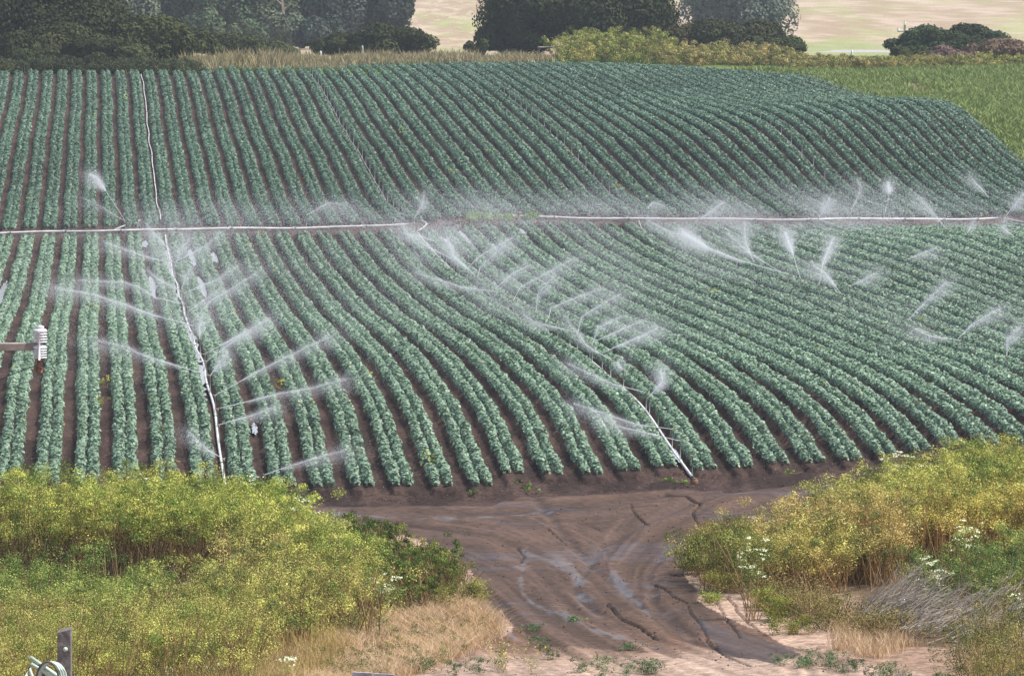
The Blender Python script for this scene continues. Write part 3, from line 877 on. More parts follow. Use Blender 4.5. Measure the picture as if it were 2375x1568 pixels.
# drifting mist: stuff
mrs = np.random.RandomState(77)
MIST = [  # sprinkler line, first and last distance, sideways drift (m), centre offset (m), number
 (0, 160, 276, 3.4, 0.9, 230000), (0, 182, 268, 0.9, 0.0, 110000), (1, 176, 284, 3.2, 0.9, 250000), (1, 196, 278, 1.1, 0.3, 100000), (2, 225, 292, 4.5, 0.5, 200000), (2, 180, 240, 2.6, 1.0, 70000),
 (3, 262, 296, 5.0, 0.0, 110000), (4, 262, 296, 4.0, 0.0, 60000), (0, 270, 292, 7.0, 4.0, 60000), (1, 272, 294, 6.0, 6.0, 70000), (2, 268, 292, 7.0, 3.0, 90000)]
mv = []
for li, d0, d1, sx, cx, n in MIST:
    D = d0+(d1-d0)*mrs.beta(1.3, 1.3, n)
    x = LtoX(LATS[li], D)+cx+mrs.normal(size=n)*sx
    h = 0.25+np.abs(mrs.normal(size=n))*0.75
    P = np.stack([x, D, h], 1)
    # wind-drawn wisps
    f = fbm(x*0.55+h*0.9, D*0.12-h*0.3, 1.0+h*0.4, 3)
    keep = mrs.rand(n) < sstep(0.34, 0.66, f)
    P = P[keep]
    P = P[np.abs(P[:, 0]/P[:, 1]) < 0.1]
    P[:, 2] += zfun(P[:, 0], P[:, 1])
    V, _ = drops(P, 0.265*2.32*P[:, 1]/FPX, mrs)
    mv.append(V)
mv = np.concatenate(mv)
tag(mesh_np("mist", mv, np.arange(len(mv)).reshape(-1, 3), M_drop), "fine white spray drifting over the crop rows", "mist", kind="stuff")

# ------------------------------------------------------------------ puddles
def puddle(poly, label=None, h=0.01, name="puddle", level=True):
    P = [unproj(a, b, h) for a, b in poly]
    if P[0][1] > 152:            # water lies in the furrow between two beds
        cl_ = np.mean([q[0]+KL*q[1]-wob(q[1]) for q in P])
        fl = L1+SP*round((cl_-L1)/SP)
        for q in P:
            o_ = (q[0]+KL*q[1]-wob(q[1]))-cl_
            q[0] = LtoX(fl+float(np.clip(o_*1.3, -0.23, 0.23)), q[1])+wob(q[1])
    if P[0][1] > 152:
        d0, d1 = min(q[1] for q in P), max(q[1] for q in P)
        P = []
        w_ = random.uniform(0.15, 0.21)*(1 if d0 > 185 else 0.45)
        for t_ in list(np.linspace(0, 1, 9))+list(np.linspace(1, 0, 9))[1:-1]:
            sd = 1 if len(P) < 9 else -1
            D = d0+(d1-d0)*t_
            x = LtoX(fl, D)+wob(D)+sd*w_*math.sin(math.pi*(0.06+0.88*t_))**0.7*random.uniform(0.75, 1.1)
            P.append(np.array([x, D, 0.0]))
    # jagged outline
    out = []
    for i in range(len(P)):
        a, b = P[i], P[(i+1) % len(P)]
        for t_ in (0, 0.33, 0.66):
            q = a*(1-t_)+b*t_
            q = q+np.array([random.uniform(-.03, .03), random.uniform(-.06, .06), 0])
            q[2] = gz(q[0], q[1])+h
            out.append(q)
    V = np.array(out); c = V.mean(0); V = np.vstack([V, c]); n = len(out)
    V[-1, 2] = gz(c[0], c[1])+h
    F = [(i, (i+1) % n, n) for i in range(n)]
    o = mesh_np(name, V-c, F, M_water, smooth=True); o.location = tuple(c)
    tag(o, kind="structure")
    if label: o["label"] = label
PUD = [[(425, 582), (433, 577), (440, 590), (441, 610), (436, 618), (428, 605)], [(478, 588), (486, 585), (491, 600), (488, 610), (481, 600)], [(330, 560), (336, 558), (338, 572), (332, 575)],
       [(1068, 535), (1080, 540), (1095, 555), (1110, 568), (1119, 580), (1108, 577), (1090, 570), (1078, 556)], [(1038, 553), (1050, 560), (1062, 568), (1070, 582), (1056, 578), (1042, 570)], [(998, 562), (1008, 566), (1020, 576), (1014, 582), (1002, 573)],
       [(1144, 564), (1152, 572), (1146, 574)], [(1208, 530), (1218, 543), (1212, 543)], [(1863, 530), (1885, 540), (1868, 540)], [(2030, 536), (2052, 545), (2036, 544)], [(1640, 545), (1650, 552), (1642, 552)],
       [(575, 982), (582, 980), (586, 1008), (579, 1010)], [(337, 640), (341, 640), (345, 690), (341, 690)], [(455, 640), (459, 640), (466, 690), (462, 690)], [(6, 700), (14, 668), (20, 650), (22, 660), (14, 700), (6, 722)],
       [(1575, 1040), (1590, 1050), (1600, 1075), (1588, 1072)]]
for pl in PUD: puddle(pl, h=0.05)
# runoff streaming down the furrow of the leftmost line
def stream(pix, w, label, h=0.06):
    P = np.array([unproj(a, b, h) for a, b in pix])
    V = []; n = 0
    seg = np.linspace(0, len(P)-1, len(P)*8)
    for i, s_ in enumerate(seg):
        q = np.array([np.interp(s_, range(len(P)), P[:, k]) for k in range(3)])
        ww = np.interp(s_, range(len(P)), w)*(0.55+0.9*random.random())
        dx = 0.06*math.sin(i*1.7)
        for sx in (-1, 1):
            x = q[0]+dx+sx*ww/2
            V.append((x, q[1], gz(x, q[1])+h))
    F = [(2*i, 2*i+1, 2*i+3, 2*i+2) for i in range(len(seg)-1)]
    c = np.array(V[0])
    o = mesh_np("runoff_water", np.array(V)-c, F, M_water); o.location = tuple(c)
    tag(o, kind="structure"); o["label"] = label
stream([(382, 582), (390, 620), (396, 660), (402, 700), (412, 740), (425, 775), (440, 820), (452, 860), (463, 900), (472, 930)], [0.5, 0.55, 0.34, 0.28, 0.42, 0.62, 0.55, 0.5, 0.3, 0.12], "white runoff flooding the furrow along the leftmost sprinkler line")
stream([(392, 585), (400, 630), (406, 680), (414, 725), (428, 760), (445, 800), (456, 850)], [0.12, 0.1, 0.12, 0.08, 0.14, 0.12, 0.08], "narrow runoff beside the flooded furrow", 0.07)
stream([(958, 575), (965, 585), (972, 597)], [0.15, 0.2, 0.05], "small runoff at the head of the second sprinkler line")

# ------------------------------------------------------------------ trees and bushes
def crown_pts(c, r, n, rs, lump=10, inner=0.25):
    """leaf positions spread over many overlapping clumps of a crown"""
    cl_ = unit(rs.normal(size=(lump, 3)))*(0.35+0.5*rs.rand(lump, 1))
    cl_[:, 2] = np.abs(cl_[:, 2])*0.9-0.15
    cr = 0.22+0.20*rs.rand(lump)
    which = rs.choice(lump, n, p=cr**2/np.sum(cr**2))
    d = unit(rs.normal(size=(n, 3)))
    rad = cr[which]*(1-inner*rs.rand(n)**1.5)
    p = cl_[which]+d*rad[:, None]
    p += rs.normal(size=(n, 3))*0.012
    return c+p*r, d, which
def tree(name, X, v_base, D, w_px, top_v, leafsize, colr, label, cat, group=None, n=9000, trunk=True, lump=34, low=0.0, seed=1, squash=1.0):
    rs = np.random.RandomState(seed)
    b = at(X, v_base, D)
    b[2] = gz(b[0], b[1])
    top = at(X, top_v, D)[2]
    H = top-b[2]
    rx = w_px/2/FPX*D
    if trunk:
        t = empty(name, tuple(b))
        mb = MB()
        th = H*0.45
        mb.tube([(0, 0, -0.3), (0.1, 0, th*0.4), (0.0, 0.1, th)], [rx*0.09, rx*0.07, rx*0.05], 8)
        for k in range(7):
            a = k*0.9+rs.rand()
            mb.tube([(0, 0, th*(0.4+0.08*k)), (math.cos(a)*rx*0.35, math.sin(a)*rx*0.3, th*0.9+0.05*H*k), (math.cos(a)*rx*0.65, math.sin(a)*rx*0.5, H*(0.5+0.05*k))], [rx*0.045, rx*0.03, rx*0.012], 6)
        mb.build("trunk", M_bark, t)
        par = t
    cz = low*H
    hc = (H-cz)
    n = int(n*1.7)
    P, d, wh = crown_pts(np.array([0, 0, cz+hc*0.32]), np.array([rx*0.80, rx*0.70*squash, hc*0.56]), n, rs, lump)
    P[:, 2] = cz+(P[:, 2]-cz)*hc*0.99/(np.percentile(P[:, 2], 99.3)-cz)
    P[:, 0] *= rx/np.percentile(np.abs(P[:, 0]), 97)
    keep = P[:, 2] > 0.02*H
    P, d, wh = P[keep], d[keep], wh[keep]
    m = len(P)
    size = leafsize*(0.6+0.8*rs.rand(m))
    N = unit(d+rs.normal(size=(m, 3))*0.35+np.array([0, 0, 0.15]))
    V, F = leaves(P, N, size, 0.8, 0.1, rs)
    cc = np.array(colr)[None]*(0.8+0.4*rs.rand(m))[:, None]
    tone = 0.65+0.75*rs.rand(lump)
    cc = cc*tone[wh][:, None]
    cc[:, 0] *= 1+0.25*(rs.rand(lump)[wh]-0.3)
    cc = np.repeat(cc, 4, 0)
    if trunk:
        mesh_np("crown", V, F, M_tree, cc, parent=t)
        tag(t, label, cat, group)
        return t
    o = mesh_np(name, V, F, M_tree, cc); o.location = tuple(b)
    tag(o, label, cat, group)
    return o
OAK = (0.056, 0.070, 0.030); OAKY = (0.105, 0.120, 0.040); EUC_HAZED = (0.115, 0.155, 0.105); EUCD_HAZED = (0.075, 0.105, 0.085)  # both eucalyptus tones are lightened, distance haze put into the leaf colour
GT = "dark oaks behind the far field"
tree("oak_tree", 60, 172, 425, 380, -70, 0.26, OAK, "largest dark oak at the top left corner, behind the far field", "tree", GT, 26000, lump=60, low=0.0, seed=3)
tree("oak_tree", 215, 170, 432, 190, -25, 0.24, OAK, "dark oak just right of the corner oak, tall rounded crown", "tree", GT, 16000, lump=44, seed=4)
tree("oak_tree", 335, 172, 424, 200, 42, 0.24, (0.062, 0.078, 0.03), "rounded dark oak with paler top at the end of the left oak wall", "tree", GT, 16000, lump=44, seed=5)
tree("oak_tree", 385, 150, 450, 110, 50, 0.24, OAKY, "yellow-green small oak peeping behind the left oak wall", "tree", GT, 7000, lump=26, seed=6)
tree("oak_tree", 140, 172, 418, 200, 60, 0.24, (0.055, 0.07, 0.028), "low oak in front of the left oaks, touching the crop rows", "tree", GT, 13000, lump=40, seed=7)
tree("oak_tree", 30, 172, 416, 170, 80, 0.24, OAK, "low oak at the left edge, in front of the corner oak", "tree", GT, 11000, lump=36, seed=17)
tree("oak_tree", 255, 172, 416, 190, 92, 0.24, (0.048, 0.062, 0.026), "low dark oak in the middle of the left oaks, above the white pipe", "tree", GT, 12000, lump=36, seed=18)
tree("shrub", 445, 155, 450, 120, 74, 0.22, (0.085, 0.10, 0.038), "olive green bush at the right end of the left oaks", "bush", None, 8000, False, 30, seed=8)
tree("shrub", 540, 148, 462, 150, 80, 0.22, OAK, "dark rounded bush above the dry grass, left of the misty trees' foot", "bush", None, 8000, False, 30, seed=9)
tree("shrub", 620, 146, 466, 120, 98, 0.22, OAK, "low dark bush between the rounded bush and the white marker post", "bush", None, 6000, False, 24, seed=10)
tree("shrub", 805, 138, 470, 140, 80, 0.22, (0.05, 0.066, 0.026), "left half of the dark thicket behind the grey fence post", "bush", None, 8000, False, 28, seed=12)
tree("shrub", 905, 136, 470, 170, 63, 0.22, (0.045, 0.06, 0.024), "domed dark bush ending at the pale hillside", "bush", None, 11000, False, 34, seed=13)
tree("oak_tree", 1318, 128, 480, 360, -80, 0.28, (0.042, 0.056, 0.024), "great dark oak at the top centre", "tree", GT, 30000, lump=70, low=0.10, seed=14)
tree("oak_tree", 1195, 130, 478, 150, 34, 0.26, (0.05, 0.064, 0.027), "low left shoulder of the great centre oak, in front of the windmill", "tree", GT, 11000, lump=34, seed=15)
tree("oak_tree", 1445, 122, 486, 215, -25, 0.26, (0.042, 0.056, 0.024), "dark oak at the right side of the great centre oak", "tree", GT, 18000, lump=50, seed=16)
tree("shrub", 1105, 125, 474, 50, 92, 0.2, OAK, "tiny dark bush at the left foot of the centre oak", "bush", None, 1800, False, 12, seed=19)
tree("shrub", 1600, 135, 470, 170, 50, 0.24, (0.06, 0.068, 0.03), "dark brownish bush right of the centre oak", "bush", None, 12000, False, 40, seed=20)
tree("shrub", 1715, 137, 468, 180, 52, 0.24, (0.052, 0.064, 0.03), "dark bush below the misty grey-green tree", "bush", None, 11000, False, 38, seed=21)
tree("shrub", 1810, 140, 462, 120, 86, 0.22, (0.055, 0.072, 0.028), "low dark bush at the right end of the middle bushes", "bush", None, 6000, False, 26, seed=22)
tree("shrub", 2150, 150, 470, 170, 64, 0.24, (0.05, 0.078, 0.035), "dark green tree clump beside the far utility pole", "bush", None, 11000, False, 36, seed=23)
tree("shrub", 2255, 146, 476, 150, 60, 0.24, (0.045, 0.072, 0.035), "dark green bush with ragged top, right of the utility pole clump", "bush", None, 9000, False, 32, seed=24)
tree("shrub", 2120, 155, 456, 90, 108, 0.22, (0.06, 0.085, 0.03), "low green bush under the utility pole clump", "bush", None, 5000, False, 22, seed=25)
tree("shrub", 2205, 155, 452, 100, 108, 0.2, (0.15, 0.11, 0.10), "brownish seeding bush in front of the dark green clump", "bush", None, 5000, False, 26, seed=26)
tree("shrub", 2330, 150, 456, 160, 92, 0.2, (0.17, 0.13, 0.09), "wide brown seeding bush at the right edge behind the meadow", "bush", None, 8000, False, 34, seed=27)
GM = "misty trees beyond the oaks"
mist_trees = [(300, 120, 640, 150, -90), (400, 118, 650, 170, -100), (480, 118, 640, 130, -50), (545, 118, 655, 150, -95), (470, 115, 600, 90, 25), (605, 118, 640, 140, -70), (660, 118, 620, 110, 34), (700, 120, 650, 160, -100),
              (780, 118, 640, 150, -60), (850, 118, 650, 150, -95), (905, 112, 640, 110, -60), (575, 118, 600, 80, 50), (740, 118, 605, 100, 40), (350, 112, 690, 200, -160), (520, 112, 690, 200, -160), (690, 112, 690, 200, -160), (830, 112, 690, 190, -150), (915, 112, 660, 90, -120), (90, 120, 680, 260, -160), (230, 112, 700, 200, -170)]
mt_lab = ["tall misty tree rising behind the left oaks", "broad misty tree, second beyond the left oaks", "misty tree filling the gap above the olive bush", "tall misty tree above the rounded bush", "low misty tree just above the olive bush",
          "pale misty tree left of the silvery bare trunk", "short misty tree with a silvery dead patch", "tall misty tree right of the silvery bare trunk", "bluish misty tree above the white marker post", "tall bluish tree over the fence post thicket",
          "last bluish misty tree, edge against the pale hillside", "small pale misty tree between the taller ones", "low dark misty tree above the white marker post", "hindmost misty tree at left, its top out of the picture", "hindmost misty tree above the olive bush, its top out of the picture", "hindmost misty tree right of the silvery trunk", "hindmost bluish tree above the fence post thicket", "tall narrow misty tree at the very edge of the pale hillside", "misty tree top showing through the corner oak at far left", "hindmost misty tree, second from the left"]
for i, (X, vb, D, w, tv) in enumerate(mist_trees):
    c = [EUC_HAZED, EUCD_HAZED, (0.07, 0.10, 0.06), EUC_HAZED, (0.10, 0.14, 0.08), (0.09, 0.13, 0.075), EUC_HAZED, EUCD_HAZED, EUCD_HAZED, (0.06, 0.09, 0.07), EUCD_HAZED, (0.10, 0.14, 0.08), EUCD_HAZED, EUCD_HAZED, (0.06, 0.09, 0.065), EUCD_HAZED, (0.06, 0.085, 0.07), EUCD_HAZED, EUCD_HAZED, EUCD_HAZED][i]
    tree("eucalyptus_tree", X, vb, D, w, tv, 0.34, c, mt_lab[i], "tree", GM, 9000, lump=36, low=0.02, seed=40+i)
tree("eucalyptus_tree", 1700, 100, 690, 230, -80, 0.36, (0.12, 0.16, 0.13), "tall grey-green tree standing in front of the pink hillside", "tree", None, 14000, lump=44, low=0.0, seed=60)
tree("eucalyptus_tree", 1040, -2, 1030, 130, -22, 0.4, EUC_HAZED, "dark green bush on the hill right at the top edge", "tree", None, 2500, lump=20, low=0.0, seed=61)
# silvery bare trunk among the misty trees
b = at(733*0.8927*1.0+0, 30, 610); b = at(655, 40, 632)
t = empty("dead_tree", (b[0], b[1], gz(b[0], b[1])))
hb = at(655, -10, 632)[2]-t.location.z
mb = MB().tube([(0, 0, 0), (0.15, 0, hb*0.5), (0, 0, hb)], [0.25, 0.2, 0.1], 7)
for k in range(9):
    a = k*1.3; z0 = hb*(0.45+0.055*k)
    mb.tube([(0, 0, z0), (math.cos(a)*0.8, -0.3, z0+0.6)], [0.09, 0.03], 5)
mb.build("trunk", M_twig, t)
tag(t, "silvery bare dead trunk among the misty trees", "dead tree")
# windmill peeping from behind the oak
b = at(1152, 60, 520); b[2] = gz(b[0], b[1])
wm = empty("windmill", tuple(b))
hub = at(1153, 14, 520)-b
mb = MB()
for sx in (-1, 1):
    for sy in (-1, 1):
        mb.tube([(sx*0.7, sy*0.7, 0), (sx*0.08, sy*0.08, hub[2]-0.2)], 0.04, 5)
for q in np.linspace(0.15, 0.85, 5):
    w_ = 0.7*(1-q)+0.08*q
    mb.box((0, -w_, hub[2]*q), (2*w_, 0.04, 0.05)); mb.box((0, w_, hub[2]*q), (2*w_, 0.04, 0.05))
mb.build("tower", M_riser, wm)
mb = MB()
for k in range(18):
    a = 2*math.pi*k/18
    d1 = np.array([math.cos(a), 0, math.sin(a)]); d2 = np.array([-math.sin(a), 0, math.cos(a)])
    p0 = np.array([0, -0.35, hub[2]])
    V = [p0+d1*0.35-d2*0.04, p0+d1*0.35+d2*0.05+np.array([0, .06, 0]), p0+d1*1.05+d2*0.15+np.array([0, .14, 0]), p0+d1*1.05-d2*0.12]
    V += [q+np.array([0, 0.02, 0]) for q in V]
    mb.add(V, [(0, 1, 2, 3), (7, 6, 5, 4), (0, 4, 5, 1), (1, 5, 6, 2), (2, 6, 7, 3), (3, 7, 4, 0)])
mb.build("fan", M_white, wm, smooth=False)
MB().box((0, 0.9, hub[2]), (0.04, 1.1, 0.55)).tube([(0, -0.3, hub[2]), (0, 0.5, hub[2])], 0.04, 6).build("vane", M_white, wm, smooth=False)
tag(wm, "pale farm windmill half hidden behind the left of the centre oak", "windmill")

# ------------------------------------------------------------------ posts, fence bits, far pole
def post(name, X, v0, v1, D, w, mat, label, cat, lean=0.0):
    a = at(X, v0, D); hgt = at(X, v1, D)[2]-gz(a[0], a[1])
    zb = gz(a[0], a[1])
    o = MB().tube([(0, 0, -0.3), (lean*0.5, 0, hgt*0.6), (lean, 0, hgt*0.97), (lean, 0, hgt)], [w/2, w/2, w/2*0.95, w/2*0.5], 8).build(name, mat)
    o.location = (a[0], a[1], zb); tag(o, label, cat)
    return o
post("marker_post", 744, 150, 119, 446, 0.13, M_white, "white marker post in the dry grass above the far field", "marker post")
post("fence_post", 843, 145, 106, 460, 0.16, M_riser, "grey fence post in front of the dark thicket", "fence post", -0.1)
post("fence_post", 787, 145, 112, 462, 0.08, M_wood, "thin fence post between the white marker and the grey post", "fence post")
post("fence_post", 1175, 150, 115, 455, 0.08, M_wood, "thin brown stake in the grass by the pale hillside", "fence post")
post("marker_post", 1148, 160, 146, 437, 0.06, M_white, "tiny white stake at the top edge of the far field", "marker post")
post("marker_post", 1976, 132, 117, 478, 0.17, M_white, "white cone beside the distant grey road", "marker post")
b = unproj(1250, 140); t = empty("wooden_rail_frame", tuple(b))
sc_ = b[1]/FPX
mb = MB().tube([(0, 0, -0.2), (0, 0, 30*sc_)], 0.09, 6).tube([(60*sc_, 0.3, -0.2), (60*sc_, 0.3, 31*sc_)], 0.08, 6)
mb.build("post", M_wood, t)
MB().tube([(-0.1, 0, 29*sc_), (62*sc_, 0.3, 31*sc_)], 0.09, 6).build("rail", M_wood, t)
tag(t, "weathered wooden rail between two posts under the centre oak", "rail frame")
b = at(2098, 118, 540); b[2] = gz(b[0], b[1]); t = empty("utility_pole", tuple(b))
hh = at(2108, 58, 540)[2]-b[2]
MB().tube([(0, 0, -0.5), (0, 0, hh)], [0.14, 0.10], 8).build("pole", M_riser, t)
ha = at(2108, 74, 540)[2]-b[2]
MB().box((0, -0.1, ha), (2.2*0.62, 0.12, 0.12)).build("crossarm", M_riser, t, smooth=False)
for x in (-0.62, 0.62, 0):
    zz = ha if x else hh
    MB().lathe((x, -0.1 if x else 0, zz+0.04), [(0.05, 0), (0.13, 0.05), (0.13, 0.16), (0.06, 0.22), (0.11, 0.26), (0.03, 0.34)], 10).build("insulator", M_white, t)
tag(t, "distant utility pole with crossarm and white insulators", "utility pole")

# ------------------------------------------------------------------ near utility crossarm at the left
Dp = 50.0
b = at(-75, 804, Dp); zg = gz(b[0], Dp)
t = empty("utility_pole", (b[0], Dp, zg))
top = b[2]-zg
MB().tube([(0, 0.12, -0.8), (0, 0.12, top+0.9)], [0.15, 0.12], 14).build("pole", M_wood, t)
px = Dp/FPX
x1 = (88+75)*px
arm = MB().box(((-0.35+x1)/2, 0, 0), (x1+0.35, 0.10, 17*px)).build("crossarm", M_arm, t, smooth=False); arm.location = (0, 0, top+0*px)
bv = arm.modifiers.new("b", 'BEVEL'); bv.width = 0.006; bv.segments = 2
def insul(step, k_, cap):
    prof = [(6, 0), (9, 0.5)]
    z = 1.0
    for k in range(k_):
        prof += [(10, z), (16.6, z+0.3), (17.0, z+step*0.35), (14.5, z+step*0.5), (10, z+step*0.62)]
        z += step
    prof += [(16.0, z), (17, z+2.5), (14, z+6), (8, z+8.5)]
    if cap: prof += [(9.5, z+9.5), (9.5, z+13), (4, z+14), (4, z+16)]
    return [(r*px, zz*px) for r, zz in prof]
i1 = MB().lathe((169*px, -0.02, 0), insul(6.2, 4, True), 28).build("insulator", M_porc, t); i1.location = (0, 0, top+9*px)
i2 = MB().lathe((168*px, -0.02, 0), insul(5.6, 4, False), 28).build("insulator", M_porc, t); i2.location = (0, 0, top-27*px)
MB().tube([(168*px, -0.085, top+34*px), (168*px, -0.085, top-30*px)], 2.5*px, 8).build("bracket", M_porc, t)
cb = MB().tube([(166*px, -0.02, top-26*px), (166*px, -0.02, top-52*px)], 4.5*px, 8)
for k in range(7):
    a = k*0.9
    cb.tube([(166*px, -0.02, top-46*px), (166*px+math.cos(a)*9*px, -0.02+math.sin(a)*7*px, top-50*px), (166*px+math.cos(a)*5*px, -0.02, top-(60+k % 3)*px)], 2.2*px, 6)
cb.build("clamp", M_rust, t)
MB().tube([(160*px, 0, top-44*px), (110*px, 0, top-62*px), (60*px, 0, top-84*px), (-60*px, 0.1, top-140*px)], 0.004, 6).build("wire", M_wire, t)
tag(t, "close utility pole crossarm at left edge with two white ribbed insulators", "utility pole")

# ------------------------------------------------------------------ grey post, hose bundle and boards at the bottom edge
Dq = 55.0; q = Dq/FPX
b = at(150, 1500, Dq); zg = gz(b[0], Dq); t1 = at(150, 1456, Dq)[2]-zg
mb = MB(); w2 = 16*q
V = []
for s_, zt in ((0, -0.4), (1, None)):
    for cx, cy in ((-1, -1), (1, -1), (1, 1), (-1, 1)):
        z = zt if zt is not None else t1-8*q+(cx+1)*4*q+(0.01 if cy > 0 else 0)
        V.append((cx*w2, cy*w2, z))
mb.add(V, [(0, 1, 5, 4), (1, 2, 6, 5), (2, 3, 7, 6), (3, 0, 4, 7), (4, 5, 6, 7), (3, 2, 1, 0)])
root = empty("wooden_post", (b[0], Dq, zg))
po = mb.build("post", M_wood, root, smooth=False)
bv = po.modifiers.new("b", 'BEVEL'); bv.width = 0.008; bv.segments = 2
MB().lathe((0, 0, 0), [(0.024, 0), (0.024, 0.012), (0.012, 0.022), (0.002, 0.024)], 12).build("bolt", M_hose, root)
bo = [c_ for c_ in root.children if c_.name.startswith('bolt')][0]; bo.rotation_euler = (math.pi/2, 0, 0); bo.location = (3*q, -w2, t1-48*q)
tag(root, "square weathered grey wooden post with a bolt, bottom left", "post")
root = empty("hose_bundle", tuple(at(95, 1600, 54.0)))
q = 54.0/FPX
def loc(X, v, dy=0): return ((X-95)*q, dy, (1600-v)*q*1.0)
mb = MB()
mb.tube([loc(70, 1522), loc(100, 1545, 0.05), (loc(160, 1590, 0.1))], 4.6*q, 10)
mb.tube([loc(72, 1537, -0.03), loc(105, 1558, 0), loc(160, 1600, 0.05)], 4.6*q, 10)
mb.tube([loc(62, 1566, -0.05), loc(69, 1546, -0.05), loc(85, 1600, 0)], 4.0*q, 10)
mb.build("pole", M_hose, root)
for k in range(4):
    mb = MB()
    pts = []
    for a in np.linspace(-0.3, math.pi+0.3, 16):
        pts.append(loc(112+k*4-math.cos(a)*(26+k*1.5), 1575-math.sin(a)*(44-k*1.2), -0.06+0.02*k))
    mb.tube(pts, 2.6*q, 8)
    mb.build("hose", M_hose if k != 0 else M_dhose, root)
MB().tube([(0, 0.05, 0.25), (0, 0.1, gz(0, 54)-root.location.z+0.0)], 0.04, 8).build("stand", M_wood, root)
tag(root, "bundle of pale hoses and pipe ends left of the grey post", "hose bundle")
M_board = plain_mat("pale_board", (0.36, 0.35, 0.37), 0.85, 0.2, 14, 0.7, 1.25, bump=0.4)
b = at(840, 1562, 56.0); zg = gz(b[0], 56.0)
q = 56.0/FPX
root = empty("wooden_fence", (b[0], 56.0, zg))
hz_ = b[2]-zg
for (xa, xb, dz) in ((-38, 8, 0), (11, 60, -1)):
    p_ = MB().box(((xa+xb)/2*q, 0, hz_+(-8+dz)*q), ((xb-xa)*q, 0.04, 22*q), 0.0).build("board", M_board, root, smooth=False)
    p_.rotation_euler = (0, 0.05, 0)
for xa in (-36, 9, 56):
    MB().box((xa*q, 0.05, hz_/2-8*q), (0.08, 0.06, hz_-12*q)).build("post", M_wood, root, smooth=False)
tag(root, "low grey board fence just showing at the bottom edge", "fence")

# ------------------------------------------------------------------ weeds: builders
def sample_poly(poly, n, rs):
    """ground points inside a polygon given by picture points of plant feet"""
    G = np.array([unproj(a, b) for a, b in poly])[:, :2]
    lo, hi = G.min(0), G.max(0)
    out = []
    while len(out) < n:
        p = lo+rs.rand(4000, 2)*(hi-lo)
        m = poly_mask(p[:, 0], p[:, 1], [tuple(g) for g in G])
        out += list(p[m])
        if not m.any(): break
    return np.array(out[:n])
def stems_mesh(P0, P1, r):
    """three-sided stems from P0 to P1"""
    n = len(P0)
    d = unit(P1-P0)
    a = unit(np.cross(d, np.array([0.3, 1, 0.1]))); b = np.cross(d, a)
    V = []
    for k in range(3):
        t_ = 2*math.pi*k/3
        V.append(P0+(a*math.cos(t_)+b*math.sin(t_))*r[:, None])
    for k in range(3):
        t_ = 2*math.pi*k/3
        V.append(P1+(a*math.cos(t_)+b*math.sin(t_))*r[:, None]*0.6)
    V = np.stack(V, 1).reshape(-1, 3)
    i = np.arange(n)*6
    F = []
    for k in range(3):
        k2 = (k+1) % 3
        F.append(np.stack([i+k, i+k2, i+3+k2], 1)); F.append(np.stack([i+k, i+3+k2, i+3+k], 1))
    return V, np.concatenate(F)
